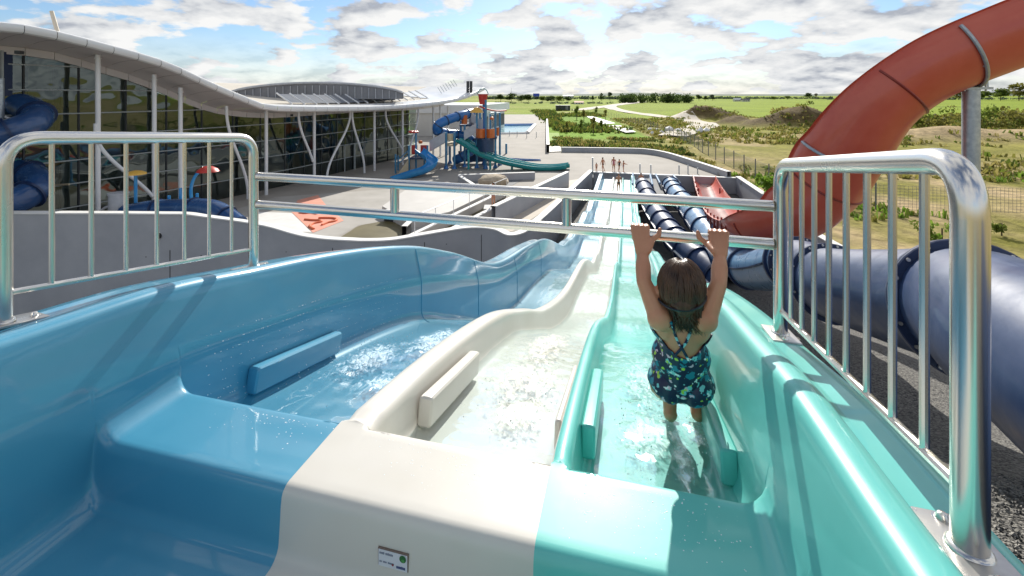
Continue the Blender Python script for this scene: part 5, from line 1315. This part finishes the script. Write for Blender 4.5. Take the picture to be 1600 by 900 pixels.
def small_person(base, h, face, pose, suit, lab, top=True, group=None):
    """a far bather; base = feet (or seat) on the ground, face = heading in radians"""
    k = h/1.6; r_ = Vector((math.cos(face), math.sin(face), 0)); f = Vector((-math.sin(face), math.cos(face), 0)); M = Matrix((r_, f, UP)).transposed(); b = Vector(base); mb = MB()
    def pt(x, y, z): return b+r_*x*k+f*y*k+UP*z*k
    sit = pose == 'sit'; hz = .12 if sit else .84
    hip = pt(0, 0, hz); ch = pt(0, .02, hz+.40); nk = pt(0, .02, hz+.54); hd = pt(0, .04, hz+.66)
    ellip(mb, hip, .145*k, .105*k, .12*k, M); ellip(mb, ch, .155*k, .105*k, .16*k, M); capsule(mb, hip, ch, .11*k, .12*k); capsule(mb, ch, nk, .06*k, .05*k); ellip(mb, hd, .078*k, .095*k, .11*k, M)
    for s in (-1, 1):
        if sit: kn = pt(s*.12, .38, .28); an = pt(s*.13, .72, .05)
        elif pose == 'walk': kn = pt(s*.09, .14*s, .46); an = pt(s*.09, .05*s if s > 0 else -.30, .07 if s > 0 else .13)
        else: kn = pt(s*.10, .02, .46); an = pt(s*.11, 0, .07)
        capsule(mb, pt(s*.08, 0, hz-.03), kn, .085*k, .058*k); capsule(mb, kn, an, .055*k, .036*k); capsule(mb, an-UP*.03*k, an+f*.16*k-UP*.035*k, .038*k, .03*k)
        sh = pt(s*.18, .02, hz+.47)
        if pose == 'reach': e = pt(s*.22, .22, hz+.30); w = pt(s*.18, .46, hz+.26)
        elif pose == 'fold': e = pt(s*.24, .06, hz+.22); w = pt(s*.02, .16, hz+.28)
        elif pose == 'walk': e = pt(s*.23, -.10*s, hz+.20); w = pt(s*.24, .02-.16*s, hz-.03)
        else: e = pt(s*.25, -.02, hz+.20); w = pt(s*.25, .06, hz-.05)
        capsule(mb, sh, e, .052*k, .042*k); capsule(mb, e, w, .040*k, .028*k); ellip(mb, w+(w-e).normalized()*.06*k, .03*k, .025*k, .05*k)
    me = fuse(mb, 'body', .022*k, 4); me.materials.append(MATS['skin']); t = thing('person', base, lab, 'person', group); link('body', me, t, sharp=None)
    q = MB(); ellip(q, hip-UP*.01*k, .158*k, .118*k, .125*k, M)
    if top: ellip(q, ch-UP*.06*k, .152*k, .112*k, .15*k, M); capsule(q, hip, ch-UP*.05*k, .128*k, .125*k)
    sm_ = fuse(q, 'swimwear', .025*k, 3); sm_.materials.append(MATS[suit]); link('swimwear', sm_, t, sharp=None)
    q = MB(); ellip(q, hd+UP*.02*k-f*.015*k, .088*k, .10*k, .105*k, M); 
    if top: capsule(q, hd-f*.06*k, nk-f*.07*k, .06*k, .04*k)
    hm = fuse(q, 'hair', .025*k, 3); hm.materials.append(MATS['hair']); link('hair', hm, t, sharp=None)
material('suit_black', (.02, .02, .025), .5); material('suit_pink', (.55, .18, .22), .5); material('suit_blue', (.04, .08, .30), .5); material('suit_green', (.35, .45, .20), .5)
small_person(G(932, 268.5), .78, .5, 'stand', 'suit_black', 'smallest standing bather, next to the left pit post', False)
small_person(G(942, 268), 1.20, .8, 'walk', 'suit_black', 'bather walking in dark trunks, second from the pit post', False)
small_person(G(959, 267.5), 1.22, 2.6, 'stand', 'suit_pink', 'bather in pale pink swimwear standing behind the lanes', True)
small_person(G(967.5, 268), 1.05, 3.6, 'walk', 'suit_black', 'bather in black swimwear beside the pink one', True)
small_person(G(974, 269), .98, 4.4, 'reach', 'suit_blue', 'rightmost standing bather reaching out an arm', False)
small_person(W(31.5, -.45, flo_f(31.5)-.05), 1.22, 3.3, 'stand', 'suit_black', 'bather standing in the water at the foot of the lanes', False)
q = D(9.9, 34.9, 6.65); small_person(q, 1.2, 2.9, 'sit', 'suit_black', 'bather sitting in the run-out of the navy tube', False)
q = G(771, 337, .02); small_person((q.x, q.y, .5), 1.30, 2.4, 'reach', 'suit_pink', 'girl with long dark hair standing at the channel wall', True)
q = MB().prism([(q.x-.5, q.y-.45), (q.x+.5, q.y-.45), (q.x+.5, q.y+.45), (q.x-.5, q.y+.45)], -.05, .5).build('concrete_block', 'concrete_white', None, smooth=False, label='white concrete step the girl stands on', cat='step')
# ================================================================== plants, trees, far buildings
def leaf_mat(name, a, b, sc_=.8):
    m = material(name, a, .75, b, sc_, spec=.2, detail=3, lo=.3, hi=.7); nt = m.node_tree; N = nt.nodes; L = nt.links; p = N['Principled BSDF']
    tl = N.new('ShaderNodeBsdfTranslucent'); ad = N.new('ShaderNodeMixShader'); ad.inputs[0].default_value = .5
    src = p.inputs['Base Color'].links[0].from_socket; L.new(src, tl.inputs[0]); out = N['Material Output']; L.new(p.outputs[0], ad.inputs[1]); L.new(tl.outputs[0], ad.inputs[2]); L.new(ad.outputs[0], out.inputs[0]); return name
leaf_mat('leaf_dark', (.045, .080, .020), (.075, .115, .03)); leaf_mat('leaf_mid', (.11, .16, .025), (.17, .22, .04)); leaf_mat('leaf_olive', (.17, .17, .035), (.25, .23, .06)); leaf_mat('leaf_dry', (.27, .23, .07), (.36, .31, .11)); leaf_mat('leaf_far', (.06, .085, .06), (.085, .115, .075)); leaf_mat('leaf_bright', (.16, .27, .035), (.22, .34, .05))
rv = random.Random(21)
def leaves(mb, c, rx, ry, rz, n, size, rnd=rv, shell=.45, mi=0, clumps=0):
    cl = [Vector((rnd.gauss(0, .5), rnd.gauss(0, .5), rnd.gauss(0, .45))) for _ in range(clumps)] if clumps else None
    for i in range(n):
        while True:
            p = Vector((rnd.uniform(-1, 1), rnd.uniform(-1, 1), rnd.uniform(-1, 1)))
            if shell < p.length <= 1: break
        if cl: q = rnd.choice(cl); p = q+p*.42
        s = size*rnd.uniform(.6, 1.4); a = Vector((rnd.gauss(0, 1), rnd.gauss(0, 1), rnd.gauss(0, 1))).normalized(); b = a.orthogonal().normalized()*s; d = a.cross(b).normalized()*s*.7
        o = Vector((c[0]+p.x*rx, c[1]+p.y*ry, c[2]+p.z*rz)); mb.add([o-b, o+d, o+b, o-d], [(0, 1, 2, 3)], mi)
# trees
CROWNS = {}
def crown_mesh(kind, seed):
    key = (kind, seed)
    if key in CROWNS: return CROWNS[key]
    rnd = random.Random(seed*13+5); mb = MB()
    for k in range(9):
        a = rnd.uniform(0, 6.28); r_ = rnd.uniform(0, .55); z = rnd.uniform(-.5, .6); leaves(mb, (r_*math.cos(a), r_*math.sin(a), z), .42, .42, .36, 90, .085, rnd, .3)
    me = bpy.data.meshes.new('crown'); me.from_pydata([tuple(v) for v in mb.v], [], mb.f); me.materials.append(MATS[kind]); CROWNS[key] = me; return me
def tree(base, h, w, kind, lab, group=None, seed=1, trunk=.3):
    b = Vector(base); t = thing('tree', b, lab, 'tree', group)
    me = crown_mesh(kind, seed % 4); o = bpy.data.objects.new('crown', me); COL.objects.link(o); o.parent = t; o.location = (0, 0, h*(trunk+(1-trunk)*.5)); o.scale = (w/2, w/2, h*(1-trunk)*.55); o.rotation_euler = (0, 0, seed*1.3)
    mb = MB(); tr = h*.022+.02; top = b+UP*h*.72; mb.tube([b-UP*.1, b+UP*h*.3+Vector((tr, 0, 0)), top], [tr, tr*.8, tr*.3], 7)
    for k in range(5):
        a = k*1.26+seed; s = b+UP*h*(.32+.07*k); mb.tube([s, s+Vector((math.cos(a)*w*.3, math.sin(a)*w*.3, h*.16))], [tr*.45, tr*.15], 5)
    mb.build('trunk', 'trunk', t)
LAWN = [(901, 186, 24, 'sapling at the left of the lawn, crown over the dark shed'), (912, 190, 20, 'thin sapling right of the dark shed'), (908, 205, 20, 'sapling growing in the middle of the lawn'), (927, 207, 26, 'upright young tree at the right of the lawn'), (940, 206, 22, 'young tree nearest the white footpath'), (886, 206, 18, 'low young tree by the garden wall'), (932, 180, 14, 'small tree at the top of the white footpath'), (946, 186, 16, 'small tree between footpath and wire fence')]
for i, (px, py, hp, lab) in enumerate(LAWN):
    q = G(px, py); h = hp/FPX*q.y; tree((q.x, q.y, -.1), h, h*.5, 'leaf_olive' if i % 2 else 'leaf_mid', lab, 'young trees on the lawn', i+1, .22)
FAR = [(782, 158.5, 12, 22, 'leaf_dark'), (799, 158.5, 14, 26, 'leaf_dark'), (815, 159.5, 12, 20, 'leaf_dark'), (826, 160, 15, 26, 'leaf_dark'), (848, 159.5, 10, 20, 'leaf_mid'), (861, 160, 11, 22, 'leaf_dark'), (874, 160, 11, 22, 'leaf_mid'), (888, 159.5, 10, 16, 'leaf_dark'), (926, 158.5, 10, 7, 'leaf_dark'), (940, 157.5, 13, 10, 'leaf_dark'), (953, 157, 14, 12, 'leaf_far'),
       (1092, 157, 11, 14, 'leaf_dark'), (1102, 158, 9, 12, 'leaf_dark'), (1113, 157, 10, 14, 'leaf_far'), (1208, 156, 6, 12, 'leaf_mid'), (1230, 155.5, 7, 16, 'leaf_mid'), (1262, 154.5, 10, 18, 'leaf_dark'),
       (1470, 156, 14, 30, 'leaf_mid'), (1498, 156, 14, 34, 'leaf_olive'), (1530, 157, 18, 40, 'leaf_mid'), (1563, 157, 20, 40, 'leaf_mid'), (1592, 157, 28, 46, 'leaf_olive'), (1626, 157, 30, 46, 'leaf_mid')]
for i, (px, py, hp, wp, kd) in enumerate(FAR):
    q = G(px, py); h = hp/FPX*q.y; w = wp/FPX*q.y
    lab = 'dark bushy tree in the row behind the far pool' if px < 900 else ('far roadside tree left of the pine wood' if px < 960 else ('low tree on the far skyline beyond the green field' if px < 1300 else 'rounded tree on the skyline right of the red flume'))
    tree((q.x, q.y, -.3), h, w, kd, lab, lab.split(' in ')[0] if False else ('trees behind the far pool' if px < 900 else ('roadside trees' if px < 960 else ('skyline trees' if px < 1300 else 'trees right of the red flume'))), i+2, .1)
# far wood
mb = MB(); rnd = random.Random(5)
for k in range(60):
    px = rnd.uniform(968, 1078); Y = rnd.uniform(360, 400); x = (px-800)/FPX*Y; h = rnd.uniform(5.0, 8.2); leaves(mb, (x, Y, h*.5), 3.2, 3.2, h*.52, 85, .65, rnd, .4)
    mb.tube([(x, Y, -.3), (x, Y, h*.7)], .25, 5)
mb.build('far_wood', 'leaf_dark', None, smooth=False, kind='stuff', label='dark pine wood across the far field')
# hedge lines near the horizon
mb = MB(); rnd = random.Random(6)
def hedge(px0, px1, py, hp, n, size, jit=.04):
    for k in range(n):
        px = rnd.uniform(px0, px1); q = G(px, py+rnd.uniform(-.4, .4)); h = hp*rnd.uniform(.4, 1.15)/FPX*q.y; leaves(mb, (q.x, q.y, h*.45), h*1.3, h*1.0, h*.55, 26, size*h, rnd, .3)
hedge(760, 970, 155, 4.5, 130, .30); hedge(1075, 1300, 154.5, 3.6, 130, .30); hedge(1290, 1640, 155.5, 4.0, 130, .3); hedge(770, 960, 162, 3, 60, .3)
mb.build('hedgerow', 'leaf_far', None, smooth=False, kind='stuff', label='dim hedgerows along the horizon')
# low hills behind
rows = []
for k in range(141):
    x = -4200+60*k; h = 10+20*max(0, mnoise.fractal((x*.0011, 3.3, 0), 1, 2, 4)+.25); rows.append([(x, 2600, -2), (x, 2720, h*.8), (x, 2900, h), (x, 3300, -2)])
MB().grid(rows).build('hills', 'hill' if 'hill' in MATS else material('hill', (.10, .14, .11), .95, (.16, .19, .13), .004).name, None, sharp=None, kind='structure', label='low wooded hills on the horizon')
# scrub and grass tufts
def scatter(name, n, region, accept, size, hgt, kinds, lab, seed):
    rnd = random.Random(seed); mb = MB(); done = 0; tries = 0
    while done < n and tries < n*25:
        tries += 1; x, y = region(rnd); w = accept(x, y)
        if w <= rnd.random(): continue
        done += 1; z = terrain_h(x, y); s = size*rnd.uniform(.5, 1.4); hh = hgt*rnd.uniform(.5, 1.5); mi = rnd.randrange(len(kinds))
        for k in range(7):
            a = rnd.uniform(0, 6.28); l = Vector((math.cos(a), math.sin(a), 0)); o = Vector((x+rnd.gauss(0, s*.45), y+rnd.gauss(0, s*.45), z-.03)); t = o+l*s*rnd.uniform(.1, .7)+UP*hh*rnd.uniform(.5, 1.1); sd = Vector((-l.y, l.x, 0))*s*.22
            mb.add([o-sd, o+sd, t+sd*.7, t-sd*.5], [(0, 1, 2, 3)], mi)
    mb.build(name, kinds, None, smooth=False, kind='stuff', label=lab)
def fx(y): return 18.5+max(0, y-33)*.088
def outside(x, y): return not in_poly(x, y, hole) and not in_poly(x, y, deck_poly)
scatter('scrub', 3600, lambda r_: (lambda y: (fx(y)+r_.uniform(.3, 60+y*.4), y))(r_.uniform(36, 128)), lambda x, y: .9*ss(-.25, .15, mnoise.fractal((x*.05, y*.05, 1.1), 1, 2, 3)+.06)*(1-.85*math.exp(-((y-(66-.12*(x-70)))/6)**2)*ss(40, 50, x)), .55, .42, ['leaf_olive', 'leaf_dry', 'leaf_olive', 'leaf_mid'], 'rough olive scrub in the field beyond the fence', 31)
scatter('scrub', 1500, lambda r_: (lambda y: (r_.uniform(5, fx(y)-.4), y))(r_.uniform(37, 68)), lambda x, y: (.85 if outside(x, y) and dist_poly(x, y, deck_poly) > .8 else 0)*ss(-.3, .2, mnoise.fractal((x*.12, y*.12, 8.1), 1, 2, 3)), .42, .38, ['leaf_mid', 'leaf_olive', 'leaf_dry', 'leaf_dark'], 'low planting on the bank behind the kerb wall', 32)
scatter('scrub', 1100, lambda r_: (r_.uniform(14.6, 75), r_.uniform(13, 37)), lambda x, y: (1 if outside(x, y) else 0)*.8*ss(-.02, .28, mnoise.fractal((x*.11, y*.11, 4.4), 1, 2, 3)), .34, .36, ['leaf_mid', 'leaf_bright', 'leaf_olive'], 'green weeds on the sandy ground by the navy tube', 33)
scatter('scrub', 900, lambda r_: (lambda y: (r_.uniform(8, fx(y)), y))(r_.uniform(80, 190)), lambda x, y: .8*ss(.0, .3, mnoise.fractal((x*.03, y*.03, 2.4), 1, 2, 3))+(.9 if x < 6+.055*y else 0), .8, .7, ['leaf_mid', 'leaf_dark', 'leaf_olive'], 'shrubs along the lawn and garden wall', 34)
# weeds tall near tube (right front)
def bush(q, w, h, kind, lab, group, seed):
    rnd = random.Random(seed); mb = MB(); leaves(mb, (q[0], q[1], terrain_h(q[0], q[1])+h*.45), w/2, w/2, h*.55, 240, h*.075, rnd, .2, 0, 7); t = thing('bush', (q[0], q[1], 0), lab, 'bush', group); mb.build('foliage', kind, t, smooth=False)
    MB().tube([(q[0], q[1], -.2), (q[0], q[1], h*.5)], .03, 5).build('stem', 'trunk', t)
for i, (px, py, w, h, kd, lab) in enumerate([(1205, 310, 1.2, 2.0, 'leaf_bright', 'tall bright green weed bush by the right pit wall'), (1316, 322, 1.5, 1.1, 'leaf_bright', 'green bush between the red flume and the railing'), (1445, 372, 1.3, .9, 'leaf_mid', 'green weed clump right above the navy tube'), (1472, 374, 1.2, 1.0, 'leaf_bright', 'light green weed clump behind the railing bend'), (1565, 362, .9, .8, 'leaf_mid', 'small weed bush at the right edge over the tube')]):
    q = G(px, py); bush((q.x, q.y), w, h, kd, lab, None, 40+i)
# hedge of brown green bushes right of the red flume, soil heap bushes
for i in range(26):
    px = 1405+i*9.5; q = G(px, 200+rnd.uniform(-5, 3)); bush((q.x, q.y), rnd.uniform(5.5, 8), rnd.uniform(2.6, 4.0), 'leaf_olive' if i % 3 else 'leaf_mid', 'olive bush in the hedge right of the red flume', 'hedge of bushes right of the red flume', 60+i)
for i, (px, py) in enumerate([(1085, 184), (1098, 183), (1112, 182), (1126, 184), (1140, 188), (1215, 187), (1240, 184), (1262, 186), (1284, 190)]):
    q = G(px, py); bush((q.x, q.y), rnd.uniform(4, 6), rnd.uniform(1.6, 2.4)+(1.2 if px > 1200 else .3), 'leaf_dry' if i % 2 else 'leaf_olive', 'brownish bush on the soil heaps in the field', 'bushes on the soil heaps', 90+i)
# far buildings
def house(px, py, wp, hp, roof, wallm, lab, flatroof=False):
    q = G(px, py); w = wp/FPX*q.y; h = hp/FPX*q.y; t = thing('house', q, lab, 'building'); d = w*.5
    MB().box((q.x, q.y+d/2, h*.3), (w, d, h*.6)).build('wall', wallm, t, smooth=False)
    a = [(q.x-w*.54, q.y-.3, h*.58), (q.x+w*.54, q.y-.3, h*.58), (q.x+w*.54, q.y+d/2, h), (q.x-w*.54, q.y+d/2, h), (q.x+w*.54, q.y+d+.3, h*.58), (q.x-w*.54, q.y+d+.3, h*.58)]
    MB().add(a, [(0, 1, 2, 3), (3, 2, 4, 5), (0, 3, 5), (1, 4, 2), (0, 5, 4, 1)]).build('roof', roof, t, smooth=False)
    for k in range(3): MB().box((q.x+w*(k-1)*.28, q.y-.03, h*.3), (w*.12, .12, h*.25)).build('window', 'mullion_dark', t, smooth=False)
house(1153, 158.5, 11, 5, 'white_metal', 'house_wall', 'small white barn beyond the green field'); house(1166, 158.8, 12, 4.5, 'house_roof', 'house_wall', 'dark roofed farmhouse beside the white barn'); house(838, 154, 9, 8, 'far_blue', 'far_blue', 'deep blue shed among the far trees'); house(905, 163, 14, 5, 'play_orange', 'house_wall', 'red roofed cottage beyond the lawn'); house(888, 153, 16, 5, 'white_metal', 'house_wall', 'long pale barn on the horizon behind the pool trees')
q = G(880, 172.5); w_ = 22/FPX*q.y; t = thing('shed', q, 'flat black shed at the top of the lawn', 'shed')
MB().box((q.x, q.y+1.5, 1.0), (w_, 3, 2.1)).build('wall', 'mullion_dark', t, smooth=False); MB().box((q.x, q.y+1.5, 2.1), (w_+.3, 3.3, .12)).build('roof', 'panel_dark', t, smooth=False); MB().box((q.x+w_*.25, q.y-.03, .85), (1.1, .08, 1.7)).build('door', 'lantern_dark', t, smooth=False)
q = G(1275, 155); t = thing('water_tower', q, 'small dark water tower on the skyline left of the red flume', 'tower'); k = q.y/FPX
MB().cyl((q.x, q.y, -.5), (q.x, q.y, 5*k), .7*k, n=10).build('shaft', 'house_roof', t); MB().lathe((q.x, q.y, 5*k), [(.7*k, 0), (2.2*k, 1.2*k), (2.2*k, 3.6*k), (.2*k, 4.4*k)], 12).build('tank', 'house_roof', t)
q = G(799, 153); MB().cyl((q.x, q.y, 0), (q.x, q.y, 16/FPX*q.y), .35, .2, n=6).build('radio_mast', 'fence_metal', None, label='thin radio mast above the trees behind the pool', cat='mast')
# chunks of pale rubble by the bend of the track
rr_ = random.Random(8); q0 = G(1047, 205)
for i in range(9):
    x, y = q0.x+rr_.uniform(-5, 6), q0.y+rr_.uniform(-3, 4); s = rr_.uniform(.4, 1.0); bm = bmesh.new(); bmesh.ops.create_icosphere(bm, subdivisions=1, radius=s)
    for v in bm.verts: v.co *= rr_.uniform(.7, 1.15)
    bmesh.ops.translate(bm, verts=bm.verts, vec=(x, y, terrain_h(x, y)+s*.25)); me = bpy.data.meshes.new('rubble'); bm.to_mesh(me); bm.free(); me.materials.append(MATS['concrete_cap']); link('rubble', me, None, smooth=False, label='pale rubble block dumped beside the sandy track', cat='rubble', group='rubble beside the track')
